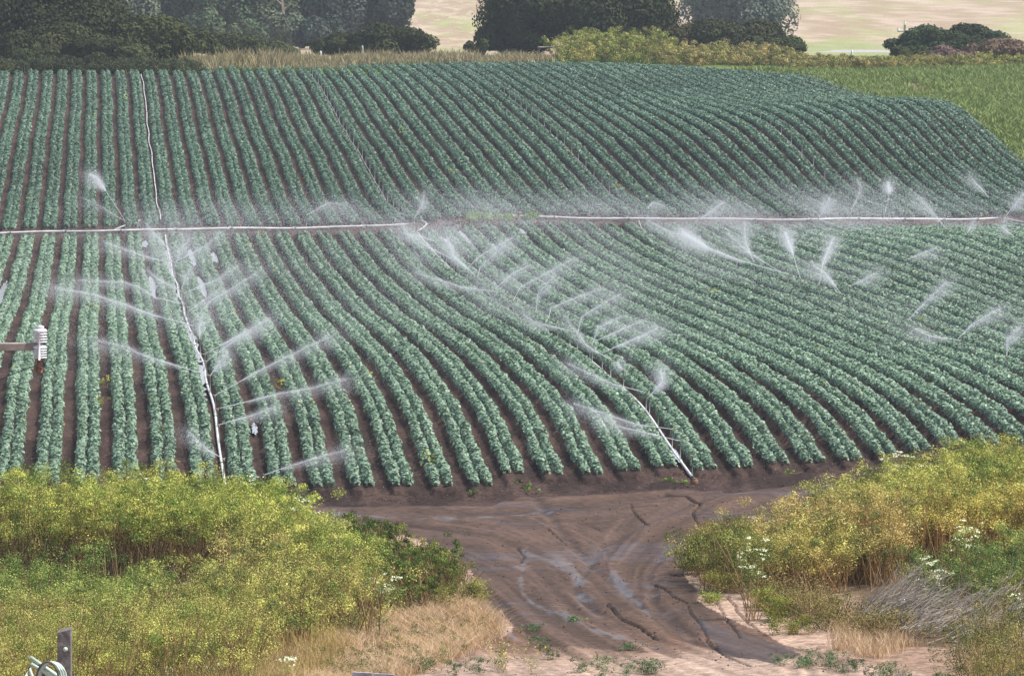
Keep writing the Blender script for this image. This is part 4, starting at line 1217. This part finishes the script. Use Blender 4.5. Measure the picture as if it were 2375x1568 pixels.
def hemlock_mass(pts, hts, rs, colA, colB, puffs=12, per=62, ts=0.042, puff_r=0.25, low=0.42, stemc=(0.42, 0.29, 0.14), stems=5, spread=0.38, stem_r=0.011, colfn=None):
    n = len(pts)
    z0 = zfun(pts[:, 0], pts[:, 1])
    if n > 20: hts = hts*(0.72+0.5*fbm(pts[:, 0]*0.9, pts[:, 1]*0.5, 8.8, 2))*(0.9+0.2*rs.rand(n))
    allV, allF, allC = [], [], []
    # stems
    k = stems
    if n > 20: puffs, per = int(puffs*0.66), int(per*2.1)
    P0 = np.repeat(np.column_stack([pts, z0]), k, 0)
    P0[:, :2] += rs.normal(size=(n*k, 2))*(0.14 if n > 20 else 0.06)
    if n <= 20 and hts.mean() < 0.7: stem_r = 0.005
    P1 = P0.copy(); P1[:, :2] += rs.normal(size=(n*k, 2))*0.30
    P1[:, 2] += np.repeat(hts, k)*(0.6+0.35*rs.rand(n*k))
    V, F = stems_mesh(P0, P1, np.full(n*k, stem_r)*(0.6+0.8*rs.rand(n*k)))
    sc = np.array(stemc)[None]*(0.5+0.9*rs.rand(n*k))[:, None]
    allV.append(V); allF.append(F); allC.append(np.repeat(sc, 6, 0))
    base = len(V)
    # puffs of tiny leaflets and umbels
    m = n*puffs
    own = np.repeat(np.arange(n), puffs)
    lowv = low if n <= 20 else np.clip(low*0.55+low*1.1*(fbm(pts[:, 0]*1.3, pts[:, 1]*0.6, 1.2, 2)-0.3)*1.6, 0.05, low*1.15)[own]
    hf = lowv+(1-lowv)*rs.rand(m)**0.8
    pc = np.column_stack([pts[own], z0[own]+hts[own]*hf])
    pc[:, :2] += rs.normal(size=(m, 2))*spread*(0.45+0.75*(hf[:, None]))
    pr = puff_r*(0.55+0.8*rs.rand(m))*(1.15-0.3*hf)
    wh = np.repeat(np.arange(m), per); M_ = m*per
    d = unit(rs.normal(size=(M_, 3))); d[:, 2] *= 0.75
    rad = pr[wh]*rs.rand(M_)**0.33
    P = pc[wh]+d*rad[:, None]
    size = ts*(0.84 if n > 20 else 0.86)*(0.45+1.1*rs.rand(M_))*np.repeat(pts[own, 1]/125.0, per)
    N = unit(d+rs.normal(size=(M_, 3))*0.28+np.array([0, 0, 0.2]))
    V, F = leaves(P, N, size, 0.62, 0.0, rs)
    g = fbm(pts[:, 0]*0.55, pts[:, 1]*0.28, 3.3, 3)
    g = np.clip((g-0.35)/0.3, 0, 1)
    pcg = np.clip(g[own]+rs.normal(size=m)*0.16, 0, 1)
    col = np.array(colA)[None]*(1-pcg[:, None])+np.array(colB)[None]*pcg[:, None]
    if colfn is not None: col = colfn(pc, col)
    dk = rs.rand(m)[:, None] < 0.30
    col = np.where(dk, col*np.array([0.36, 0.50, 0.42]), col)
    col = col*(0.66+0.55*rs.rand(m))[:, None]*(0.75+0.5*rs.rand(n))[own][:, None]
    col = col[wh]*(0.85+0.3*rs.rand(M_))[:, None]
    allV.append(V); allF.append(F+base); allC.append(np.repeat(col, 4, 0))
    return np.concatenate(allV), np.concatenate(allF), np.concatenate(allC)
def put_mass(name, arr, label, cat, kind="stuff"):
    V, F, C_ = arr
    c = V.mean(0); c[2] = V[:, 2].min()
    o = mesh_np(name, V-c, F, M_weed, C_); o.location = tuple(c)
    tag(o, label, cat, kind=kind)
    return o
YG = (0.47, 0.53, 0.12); YO = (0.56, 0.50, 0.16); GO = (0.66, 0.50, 0.20); GRN = (0.16, 0.26, 0.05)
hr = np.random.RandomState(21)
# left thicket: tall back band, then a lower front mass
pts = sample_poly([(-60, 1285), (560, 1283), (640, 1300), (720, 1335), (800, 1375), (850, 1420), (840, 1450), (560, 1360), (-60, 1335)], 250, hr)
_X, _v = project(pts[:, 0], pts[:, 1], zfun(pts[:, 0], pts[:, 1]))
put_mass("hemlock_thicket", hemlock_mass((pts), (1.66+0.52*hr.rand(len(pts)))*np.interp(_X, [520, 680, 850], [1, 0.85, 0.66]), hr, YG, (0.53, 0.52, 0.13), puffs=15, per=58, low=0.45, stems=7), "tall yellow-green hemlock thicket along the back of the left bank", "thicket")
pts = sample_poly([(-60, 1455), (300, 1450), (460, 1430), (640, 1400), (800, 1420), (885, 1480), (850, 1500), (600, 1520), (560, 1600), (-60, 1680)], 460, hr)
pts = pts[fbm(pts[:, 0]*0.8, pts[:, 1]*0.33, 6.1, 2) > 0.36]
def leftcol(pc, col):
    X, v = project(pc[:, 0], pc[:, 1], pc[:, 2])
    k = (sstep(420, 250, X)*sstep(1420, 1340, v))[:, None]
    return col*(1-k*0.7)+np.array((0.30, 0.42, 0.10))*k*0.7
put_mass("hemlock_thicket", hemlock_mass(pts, 0.95+0.95*hr.rand(len(pts))**1.6, hr, (0.46, 0.48, 0.12), YO, puffs=13, per=58, low=0.28, stems=7, colfn=leftcol), "lower golden-green weeds at the front of the left bank", "thicket")
# right thicket: golden band and its fringe
pts = sample_poly([(1770, 1320), (1880, 1290), (2000, 1262), (2100, 1245), (2440, 1220), (2440, 1300), (2200, 1320), (2000, 1372), (1850, 1385), (1770, 1360)], 330, hr)
def rightcol(pc, col):
    X, v = project(pc[:, 0], pc[:, 1], pc[:, 2])
    k = sstep(1180, 1100, v+(X-2000)*0.06)[:, None]
    return col*(1-k)+np.array((0.50, 0.50, 0.13))*k
put_mass("hemlock_thicket", hemlock_mass(pts, (1.65+0.5*hr.rand(len(pts)))*np.interp(project(pts[:, 0], pts[:, 1], zfun(pts[:, 0], pts[:, 1]))[0], [1770, 1900, 1990, 2060], [0.60, 0.70, 0.86, 1.05]), hr, (0.56, 0.52, 0.14), GO, puffs=16, per=58, low=0.45, stems=8, colfn=rightcol, stemc=(0.50, 0.33, 0.15)), "tall golden drying hemlock thicket on the right bank", "thicket")
pts = sample_poly([(2120, 1400), (2200, 1370), (2440, 1330), (2440, 1480), (2330, 1470)], 90, hr)
put_mass("weed_patch", hemlock_mass(pts, 0.95+0.5*hr.rand(len(pts)), hr, (0.13, 0.22, 0.05), (0.30, 0.34, 0.09), puffs=10, per=50, low=0.25), "dark green weeds behind the grey dead stems on the right", "weeds")
pts = sample_poly([(2240, 1560), (2290, 1500), (2440, 1480), (2440, 1700), (2250, 1640)], 70, hr)
put_mass("weed_patch", hemlock_mass(pts, 0.8+0.5*hr.rand(len(pts)), hr, (0.10, 0.13, 0.04), (0.34, 0.30, 0.09), puffs=9, per=50, low=0.2), "dark brush in the bottom right corner", "weeds")
pts = sample_poly([(1600, 1330), (1700, 1300), (1790, 1320), (1790, 1400), (1680, 1370), (1620, 1370)], 70, hr)
put_mass("weed_patch", hemlock_mass(pts, 0.85+0.5*hr.rand(len(pts)), hr, (0.22, 0.28, 0.07), (0.42, 0.36, 0.09), puffs=10, per=50, low=0.2), "olive weeds at the left end of the right bank", "weeds")
pts = sample_poly([(1740, 1400), (1900, 1400), (2000, 1440), (2160, 1480), (2000, 1490), (1850, 1450)], 80, hr)
put_mass("weed_patch", hemlock_mass(pts, 0.38+0.35*hr.rand(len(pts)), hr, (0.26, 0.22, 0.07), (0.36, 0.30, 0.12), puffs=6, per=40, low=0.05, spread=0.3), "low brown-green weeds in front of the right thicket", "weeds")
# green upright weeds right of the left thicket
pts = sample_poly([(800, 1300), (900, 1300), (1010, 1345), (1080, 1400), (980, 1430), (860, 1420)], 130, hr)
put_mass("weed_patch", hemlock_mass(pts, 0.80+0.4*hr.rand(len(pts)), hr, (0.14, 0.20, 0.045), (0.36, 0.33, 0.09), puffs=11, per=46, low=0.1, puff_r=0.13, spread=0.18, stems=8), "dark green and olive upright weeds beside the left thicket", "weeds")

def grass_mass(pts, hgt, rs, cA, cB, r=0.006, lean=0.35, blades=26, spread=0.12, scale_d=True):
    n = len(pts); k = blades
    z0 = zfun(pts[:, 0], pts[:, 1])
    P0 = np.repeat(np.column_stack([pts, z0]), k, 0)
    P0[:, :2] += rs.normal(size=(n*k, 2))*spread
    P0[:, 2] -= 0.02
    H = np.repeat(hgt, k)*(0.5+0.7*rs.rand(n*k))
    d = rs.normal(size=(n*k, 2))*lean
    P1 = P0+np.column_stack([d*H[:, None], H])
    w = r*(P0[:, 1]/125.0)
    sd = unit(np.column_stack([rs.normal(size=(n*k, 2)), np.zeros(n*k)]))
    mid = (P0+P1)/2+np.column_stack([-d*H[:, None]*0.18, H*0.06])
    V = np.stack([P0-sd*w[:, None], P0+sd*w[:, None], mid+sd*w[:, None]*0.9, mid-sd*w[:, None]*0.9, P1], 1).reshape(-1, 3)
    i = np.arange(n*k)*5
    F = np.concatenate([np.stack([i, i+1, i+2], 1), np.stack([i, i+2, i+3], 1), np.stack([i+3, i+2, i+4], 1)])
    g = rs.rand(n*k)[:, None]*0.6+np.repeat(fbm(pts[:, 0]*0.8, pts[:, 1]*0.3, 1.5, 3), k)[:, None]*0.6-0.1
    g = np.clip(g, 0, 1)
    c = np.array(cA)*(1-g)+np.array(cB)*g
    return V, F, np.repeat(c, 5, 0)
STRAW = (0.76, 0.60, 0.41); STRAW2 = (0.42, 0.27, 0.13)
pts = sample_poly([(640, 1530), (760, 1490), (860, 1480), (900, 1440), (980, 1425), (1060, 1400), (1140, 1440), (1150, 1480), (1060, 1520), (960, 1560), (700, 1600), (560, 1600)], 1700, hr)
pts = pts[fbm(pts[:, 0]*1.1, pts[:, 1]*0.4, 2.1, 3) > 0.40]
put_mass("dry_grass", grass_mass(pts, 0.10+0.30*fbm(pts[:, 0]*0.9, pts[:, 1]*0.3, 4.4, 3)*(0.5+hr.rand(len(pts))), hr, STRAW, STRAW2, blades=30, lean=0.9, spread=0.16), "pale straw grass between the left thicket and the mud", "grass")
pts = sample_poly([(700, 1540), (860, 1500), (1000, 1440), (1130, 1470), (1000, 1560), (700, 1590)], 70, hr)
put_mass("weed_patch", hemlock_mass(pts, 0.22+0.2*hr.rand(len(pts)), hr, (0.14, 0.19, 0.05), (0.30, 0.28, 0.10), puffs=7, per=26, ts=0.03, puff_r=0.12, low=0.02, stems=2, stem_r=0.004), "scattered low green weeds in the straw grass", "weeds")
pts = sample_poly([(1940, 1470), (2060, 1460), (2120, 1500), (2040, 1530), (1940, 1510)], 130, hr)
put_mass("dry_grass", grass_mass(pts, 0.2+0.15*hr.rand(len(pts)), hr, STRAW, STRAW2, blades=26), "pale straw grass patch at the bottom right", "grass")
pts = sample_poly([(-60, 1530), (400, 1500), (640, 1490), (800, 1470), (800, 1540), (600, 1640), (-60, 1700)], 900, hr)
put_mass("dry_grass", grass_mass(pts, 0.35+0.25*hr.rand(len(pts)), hr, (0.48, 0.42, 0.14), STRAW2, blades=22), "yellowing grass at the foot of the left bank", "grass")
# verge beyond the far field
def far_pts(X0, X1, v0, v1, n): return sample_poly([(X0, v0), (X1, v0), (X1, v1), (X0, v1)], n, hr)
pts = np.concatenate([far_pts(430, 800, 168, 152, 900), far_pts(700, 1290, 150, 141, 1500)])
pts = pts[fbm(pts[:, 0]*0.5, pts[:, 1]*0.2, 3.0, 3) > 0.38]
put_mass("dry_grass", grass_mass(pts, 0.35+1.0*fbm(pts[:, 0]*0.35, pts[:, 1]*0.1, 9.0, 3)**1.5*1.6*hr.rand(len(pts)), hr, (0.47, 0.37, 0.235), (0.24, 0.24, 0.11), r=0.011, blades=15, spread=0.4, lean=0.3), "tall dry tan grass along the top of the far field", "grass")
pts = np.concatenate([far_pts(900, 1900, 152, 147, 1500), far_pts(-80, 900, 174, 168, 1200)])
put_mass("verge_grass", grass_mass(pts, 0.22+0.15*hr.rand(len(pts)), hr, (0.10, 0.19, 0.04), (0.16, 0.22, 0.05), r=0.014, blades=14, spread=0.35), "short green grass edging the far field", "grass")
def bandmass(X0, X1, v0, v1, n, h0, h1, cA, cB, label, ts=0.034, pr=0.34):
    p_ = far_pts(X0, X1, v0, v1, n)
    put_mass("weed_patch", hemlock_mass(p_, h0+(h1-h0)*hr.rand(len(p_)), hr, cA, cB, puffs=8, per=34, ts=ts, puff_r=pr, low=0.1, spread=0.5, stems=2, stem_r=0.02), label, "weeds")
bandmass(1290, 1560, 152, 138, 190, 1.5, 2.6, (0.26, 0.32, 0.07), (0.42, 0.38, 0.12), "tall yellow-green weeds in front of the centre oak")
bandmass(1550, 1840, 156, 140, 200, 0.8, 1.7, (0.30, 0.30, 0.09), (0.46, 0.36, 0.15), "golden weeds below the dark bushes right of the oak")
bandmass(1800, 2420, 160, 146, 330, 0.4, 0.8, (0.28, 0.30, 0.08), (0.42, 0.34, 0.13), "yellow-brown weeds along the top of the green meadow")
bandmass(-60, 450, 174, 166, 260, 0.4, 1.1, (0.05, 0.07, 0.03), (0.10, 0.12, 0.05), "dark undergrowth at the foot of the left oaks")
pts = sample_poly([(1700, 165), (2420, 160), (2420, 400), (2300, 330), (2180, 260), (1980, 250), (1850, 200)], 6500, hr)
_L = pts[:, 0]+KL*pts[:, 1]
_X, _v = project(pts[:, 0], pts[:, 1], zfun(pts[:, 0], pts[:, 1]))
pts = pts[~(poly_mask(_X+30*(fbm(pts[:, 0], pts[:, 1]*0.3, 1, 2)-0.5), _v, [(2050, 195), (2120, 188), (2160, 195), (2170, 225), (2100, 228), (2080, 210)]))]
_L = pts[:, 0]+KL*pts[:, 1]
pts = pts[(fbm(pts[:, 0]*0.4, pts[:, 1]*0.15, 7, 3) > 0.36) | (hr.rand(len(pts)) < 0.3)]
_L = pts[:, 0]+KL*pts[:, 1]
pts = pts[(_L > L_EDGE+0.05) | (pts[:, 1] > D_end(_L)+2)]
put_mass("meadow_grass", grass_mass(pts, 0.28+0.28*hr.rand(len(pts)), hr, (0.14, 0.22, 0.055), (0.29, 0.34, 0.12), r=0.016, blades=26, spread=0.7, lean=0.6), "bright green meadow grass right of the far field", "grass")
# clods and small stones lying on the soil
crs = np.random.RandomState(88)
cl_pts = np.concatenate([sample_poly([(-60, 1175), (700, 1178), (2500, 1100), (2500, 1000), (-60, 1000)], 6000, crs), sample_poly([(900, 1230), (1500, 1150), (1900, 1160), (1640, 1300), (1700, 1460), (2300, 1600), (900, 1600), (1150, 1450)], 1300, crs)])
nC = len(cl_pts)
ss = 0.010+0.028*crs.rand(nC)**2.5
bas = np.array([(1, 0, -0.3), (-0.5, 0.87, -0.3), (-0.5, -0.87, -0.3), (0.2, 0.1, 0.75)])
Vc = bas[None]*ss[:, None, None]*(0.7+0.6*crs.rand(nC, 4, 1))
Vc[:, :, :2] += cl_pts[:, None]
Vc[:, :, 2] += (zfun(cl_pts[:, 0], cl_pts[:, 1])+0.01)[:, None]
ii = np.arange(nC)*4
Fc_ = np.concatenate([np.stack([ii+a, ii+b_, ii+c_], 1) for a, b_, c_ in ((0, 1, 3), (1, 2, 3), (2, 0, 3), (0, 2, 1))])
cc_ = np.where((crs.rand(nC) < 0.8)[:, None], np.array((0.075, 0.048, 0.036)), np.array((0.20, 0.15, 0.11)))
Vc = Vc.reshape(-1, 3); c0 = Vc.mean(0)
o = mesh_np("soil_clods", Vc-c0, Fc_, M_weed, np.repeat(cc_, 4, 0)); o.location = tuple(c0)
tag(o, "small clods and stones strewn over the soil and the mud", "clods", kind="stuff")
# scattered yellow blossom on the crops (weeds standing out)
def weed_thing(name, X, v, h, w, cA, cB, label, cat, seed, puffs=14, per=50, pr=0.12, ts=0.034, flowers=None, nf=0, group=None, low=0.1, fs=0.02, fscat=1.0, stems=7):
    rs = np.random.RandomState(seed)
    b = unproj(X, v)
    n = max(1, int(w/0.22))
    ps = b[:2][None]+rs.normal(size=(n, 2))*np.array([w*0.25, w*0.3])
    V, F, C_ = hemlock_mass(ps, h*(0.7+0.35*rs.rand(n)), rs, cA, cB, puffs=puffs, per=per, ts=ts, puff_r=pr, low=low, spread=0.12, stems=stems)
    root = empty(name, tuple(b))
    mesh_np("foliage", V-b, F, M_weed, C_, parent=root)
    if flowers is not None:
        P = []
        tops = ps[rs.randint(0, n, nf)]
        zz = zfun(tops[:, 0], tops[:, 1])+h*(0.55+0.5*rs.rand(nf))
        P = np.column_stack([tops+rs.normal(size=(nf, 2))*w*(0.36 if flowers is M_flower else 0.17)*fscat, zz])
        if flowers is M_flower:      # flat umbels of little flowers
            nu = nf//11
            P = np.repeat(P[:nu], 11, 0); nf = len(P)
            P += rs.normal(size=(nf, 3))*np.array([0.045, 0.045, 0.012])
        N = unit(rs.normal(size=(nf, 3))*0.5+np.array([0, -0.35, 1.0]))
        V, F = leaves(P, N, fs*(0.6+0.8*rs.rand(nf)), 1.0, 0.0, rs)
        tag(mesh_np("blossoms", V-b, F, flowers, parent=root), kind="stuff")
    tag(root, label, cat, group)
    return root
GW = "white flowering hemlocks"
FW = [(365, 1292, 1.85, "white-flowering hemlock poking above the left thicket, in front of the crop rows"), (310, 1315, 1.4, "hemlock with white specks inside the left thicket, below the others"), (570, 1300, 1.9, "white-topped hemlock left of the thicket's right shoulder"),
      (690, 1345, 1.85, "pale flowering hemlock at the right shoulder of the left thicket"), (385, 1460, 0.72, "white flower heads in the middle gap of the left thicket"), (150, 1510, 0.75, "white flower heads behind the grey wooden post"),
      (380, 1590, 0.45, "white flower heads at the bottom edge, right of the grey post"), (480, 1590, 0.4, "second tuft of white flowers along the bottom edge"), (660, 1590, 0.5, "third tuft of white flowers on the bottom edge, before the straw grass"),
      (880, 1455, 1.1, "hemlock with cream flowers between thicket and green weeds"), (1880, 1330, 1.25, "tall cream-flowered hemlock at the left front of the right thicket"), (1915, 1300, 1.3, "cream-flowered hemlock beside the road, left of the topmost one"),
      (1960, 1275, 1.5, "topmost cream-flowered hemlock on the left shoulder of the right thicket"), (2060, 1262, 2.15, "bright cream hemlock rising highest over the crop rows"), (2110, 1260, 2.1, "cream hemlock just right of the highest one"),
      (1760, 1300, 0.95, "small cream-flowered hemlock at the far left of the right thicket"), (1745, 1440, 1.7, "drooping cream flower heads at the front of the right thicket"), (2240, 1370, 1.5, "white flower heads in the golden right thicket"),
      (2180, 1420, 1.1, "white flower heads above the grey dead stems"), (2360, 1480, 0.9, "white flower heads at the right edge above the brush")]
for i, (X, v, h_, lab) in enumerate(FW):
    weed_thing("flowering_hemlock", X, v, h_, 0.55 if h_ > 1 else 0.4, (0.42, 0.46, 0.14), (0.50, 0.52, 0.2), lab, "hemlock", 300+i, puffs=16, per=40, pr=0.15, flowers=M_flower, nf=220 if h_ > 1 else 90, group=GW, low=0.5 if h_ > 1 else 0.2, fs=0.040)
weed_thing("mustard_plant", 1625, 1335, 0.75, 0.9, (0.14, 0.22, 0.05), (0.22, 0.30, 0.06), "yellow-dotted mustard bush at the left tip of the right bank", "mustard", 400, puffs=18, flowers=M_yellow, nf=420, fs=0.032, fscat=1.4)
weed_thing("mustard_plant", 1190, 1560, 0.55, 0.9, (0.22, 0.27, 0.06), (0.34, 0.34, 0.10), "sparse yellow mustard in the straw grass near the bottom", "mustard", 401, puffs=8, per=24, flowers=M_yellow, nf=90, fs=0.03, fscat=1.4, stems=3)
weed_thing("round_bush", 1085, 1410, 0.62, 1.1, (0.30, 0.32, 0.08), (0.42, 0.38, 0.11), "rounded yellow-green bush at the edge of the mud", "bush", 402, puffs=22, per=60, pr=0.16, low=0.15)
weed_thing("tall_weed", 925, 1320, 1.15, 0.3, (0.45, 0.48, 0.10), (0.48, 0.50, 0.14), "tall lone yellow-green weed standing above the dark green weeds", "weed", 403, puffs=16, pr=0.10, low=0.4)
weed_thing("round_bush", 1680, 1375, 0.5, 0.9, (0.44, 0.40, 0.10), (0.50, 0.42, 0.12), "golden low bush below the mustard bush", "bush", 404, puffs=16, per=60, pr=0.15)
weed_thing("round_bush", 1665, 1400, 0.25, 0.8, (0.26, 0.34, 0.06), (0.36, 0.40, 0.08), "flat green weed clump overhanging the mud", "bush", 405, puffs=10, pr=0.12)
weed_thing("round_bush", 1790, 1440, 0.5, 0.8, (0.36, 0.40, 0.06), (0.46, 0.46, 0.08), "bright yellow-green bush on the eroded bank", "bush", 406, puffs=18, per=60, pr=0.14)
weed_thing("round_bush", 1770, 1410, 0.55, 0.9, (0.32, 0.34, 0.06), (0.42, 0.40, 0.08), "yellow-green bush above the brightest one on the eroded bank", "bush", 407, puffs=18, per=60, pr=0.14)
weed_thing("round_bush", 1840, 1470, 0.35, 1.0, (0.34, 0.36, 0.07), (0.42, 0.42, 0.09), "low yellow-green bush at the foot of the right bank", "bush", 408, puffs=12, per=60, pr=0.13)
GB = (0.10, 0.19, 0.07); GB2 = (0.20, 0.28, 0.13)
for i, (X, v, h_, w_, lab) in enumerate([(975, 1560, 0.32, 0.45, "dusty green weed right of the board fence"), (1110, 1562, 0.3, 0.4, "dark green weed under the yellow mustard"), (1055, 1565, 0.25, 0.3, "small green weed between the fence and the mustard"),
        (1280, 1530, 0.3, 0.15, "single upright weed on the bare ground"), (1420, 1575, 0.42, 0.7, "larger green weed clump, bottom centre"), (1360, 1560, 0.34, 0.4, "grey-green weed left of the bottom centre clump"), (1500, 1560, 0.32, 0.6, "green weed clump right of the bottom centre"),
        (1535, 1562, 0.28, 0.4, "small green weed at the right of the bottom centre weeds"), (1820, 1545, 0.3, 0.7, "green weed clump left on the bottom right ground"), (1900, 1545, 0.35, 0.8, "green weed clump in the middle of the bottom right ground"),
        (1960, 1560, 0.35, 0.6, "green weed clump beside the straw patch, bottom right"), (2060, 1590, 0.45, 0.9, "tall green weed on the bottom edge, right"), (2200, 1600, 0.4, 0.8, "green weed on the bottom edge before the corner brush"), (2230, 1490, 0.35, 0.7, "fresh green grass tuft below the dead stems"),
        (1232, 1462, 0.12, 0.2, "tiny green tuft beside the water channel"), (1335, 1440, 0.10, 0.3, "tiny green tuft in the middle of the mud"), (1460, 1510, 0.16, 0.25, "small tuft at the lower edge of the mud"), (1255, 1498, 0.2, 0.35, "pale tuft by the lower rivulet")]):
    weed_thing("green_weed", X, v, h_, w_, GB, GB2, lab, "weed", 430+i, puffs=20, per=34, pr=0.085, ts=0.03, low=0.02, stems=2)
for i, (X, v, lab) in enumerate([(850, 1143, "bright green sprout below the crop rows at left"), (1190, 1118, "green sprout at the gap in the crop row ends"), (1220, 1138, "trailing green sprout beside the road"), (1580, 1122, "green sprout left of the pipe end cap"), (1555, 1118, "yellow-green sprout by the second line's end"),
        (1830, 1100, "small sprout at the row ends before the right thicket"), (1230, 498*0+1128, "leafy sprout between row ends and road"), (1100, 1146, "tiny sprout under a crop row end")]):
    weed_thing("sprout", X, v, 0.10, 0.4, (0.20, 0.34, 0.06), (0.30, 0.42, 0.08), lab, "sprout", 460+i, puffs=5, per=26, pr=0.07, ts=0.04, low=0.0, stems=2)
weed_thing("green_weed", 1130, 513, 0.35, 2.4, (0.22, 0.36, 0.08), (0.30, 0.44, 0.10), "bright green weeds between the two main pipes", "weed", 480, puffs=14, per=40, pr=0.2, ts=0.03, low=0.0)
weed_thing("green_weed", 1230, 509, 0.3, 1.6, (0.20, 0.34, 0.08), (0.34, 0.44, 0.08), "yellowish weeds below the start of the right main pipe", "weed", 481, puffs=10, per=40, pr=0.2, ts=0.03, low=0.0)
# yellow weeds in the crop on the left
for i, (X, v, h_, lab) in enumerate([(238, 950, 0.42, "yellow flowering weed in the crop, tallest of those at left"), (245, 900, 0.4, "yellow flowering weed just behind the tallest one at left"), (210, 730, 0.45, "faint yellow weed in the left crop rows under the spray"), (660, 905, 0.3, "yellow dotted weed right of the leftmost sprinkler line"),
        (855, 880, 0.25, "small yellow weed among the middle rows"), (2140, 760, 0.35, "yellow weed in the near field at right"), (1435, 445, 0.4, "yellow-green weed by the third line of the far field")]):
    weed_thing("flowering_weed", X, v, h_, 0.35, (0.34, 0.40, 0.06), (0.46, 0.46, 0.07), lab, "flowering weed", 490+i, puffs=8, per=30, pr=0.08, ts=0.03, flowers=M_yellow, nf=28, low=0.3, fs=0.03)

# ------------------------------------------------------------------ dead stems leaning on the right bank
def dead_stems(polyfeet, n, ln, ang, label, seed, sprd=0.3):
    rs = np.random.RandomState(seed)
    ps = sample_poly(polyfeet, n, rs)
    z0 = zfun(ps[:, 0], ps[:, 1])
    P0 = np.column_stack([ps, z0+0.05+0.25*rs.rand(n)])
    a = np.radians(ang+rs.normal(size=n)*14)
    l = ln*(0.5+0.7*rs.rand(n))
    d = np.column_stack([np.cos(a), rs.normal(size=n)*sprd, np.sin(a)])
    M1 = P0+d*l[:, None]*0.5
    d2 = unit(d+rs.normal(size=(n, 3))*0.12+np.array([0.12, 0, -0.1]))
    P1 = M1+d2*l[:, None]*0.5
    Va, Fa = stems_mesh(P0, M1, 0.014*(0.6+0.8*rs.rand(n)))
    Vb, Fb = stems_mesh(M1, P1, 0.009*(0.6+0.8*rs.rand(n)))
    # side twigs
    k = 4; own = np.repeat(np.arange(n), k)
    t_ = 0.2+0.8*rs.rand(n*k)[:, None]
    Q0 = M1[own]*(1-t_)+P1[own]*t_
    Q1 = Q0+unit(d2[own]+rs.normal(size=(n*k, 3))*0.45)*(0.12+0.25*rs.rand(n*k))[:, None]
    Vc, Fc = stems_mesh(Q0, Q1, np.full(n*k, 0.005))
    V = np.concatenate([Va, Vb, Vc]); F = np.concatenate([Fa, Fb+len(Va), Fc+len(Va)+len(Vb)])
    c = V.mean(0); c[2] = z0.mean()
    o = mesh_np("dead_brush", V-c, F, M_twig); o.location = tuple(c)
    tag(o, label, "dead brush")
dead_stems([(1960, 1450), (2080, 1440), (2130, 1465), (1990, 1470)], 80, 1.35, 48, "grey dead stems leaning right, nearest the eroded bank", 601)
dead_stems([(2060, 1460), (2180, 1450), (2230, 1480), (2090, 1490)], 75, 1.1, 40, "tangle of grey dead stems in the middle of the right bank", 602)
dead_stems([(2190, 1480), (2300, 1460), (2340, 1500), (2230, 1500)], 75, 1.25, 42, "grey dead stems leaning right, closest to the right edge", 603)
dead_stems([(2130, 1510), (2260, 1490), (2360, 1520), (2200, 1540)], 35, 1.0, 20, "scattered grey twigs lying low at the bottom right", 604, 0.6)
dead_stems([(240, 1410), (420, 1400), (440, 1440), (260, 1450)], 16, 1.6, 28, "pale fallen stalks across the dark gap of the left thicket", 605)

# ------------------------------------------------------------------ haze: one closed box round camera and scene
hz = bpy.data.materials.new("haze"); hz.use_nodes = True
nt = hz.node_tree
for n_ in list(nt.nodes):
    if n_.type == 'BSDF_PRINCIPLED': nt.nodes.remove(n_)
pv = nt.nodes.new("ShaderNodeVolumePrincipled")
pv.inputs["Color"].default_value = (0.80, 0.88, 1.0, 1)
pv.inputs["Density"].default_value = 0.00018
pv.inputs["Anisotropy"].default_value = 0.0
nt.links.new(pv.outputs[0], nt.nodes["Material Output"].inputs["Volume"])
zlo, zhi = -30.0, max(300.0, 5.0)
ho = MB().box((0, 3200, (-24+max(ZTOP, 12))/2), (16000, 8600, max(ZTOP, 12)+24)).build("haze", hz, smooth=False)
tag(ho, "thin pale air haze over the whole valley", "haze", kind="stuff")
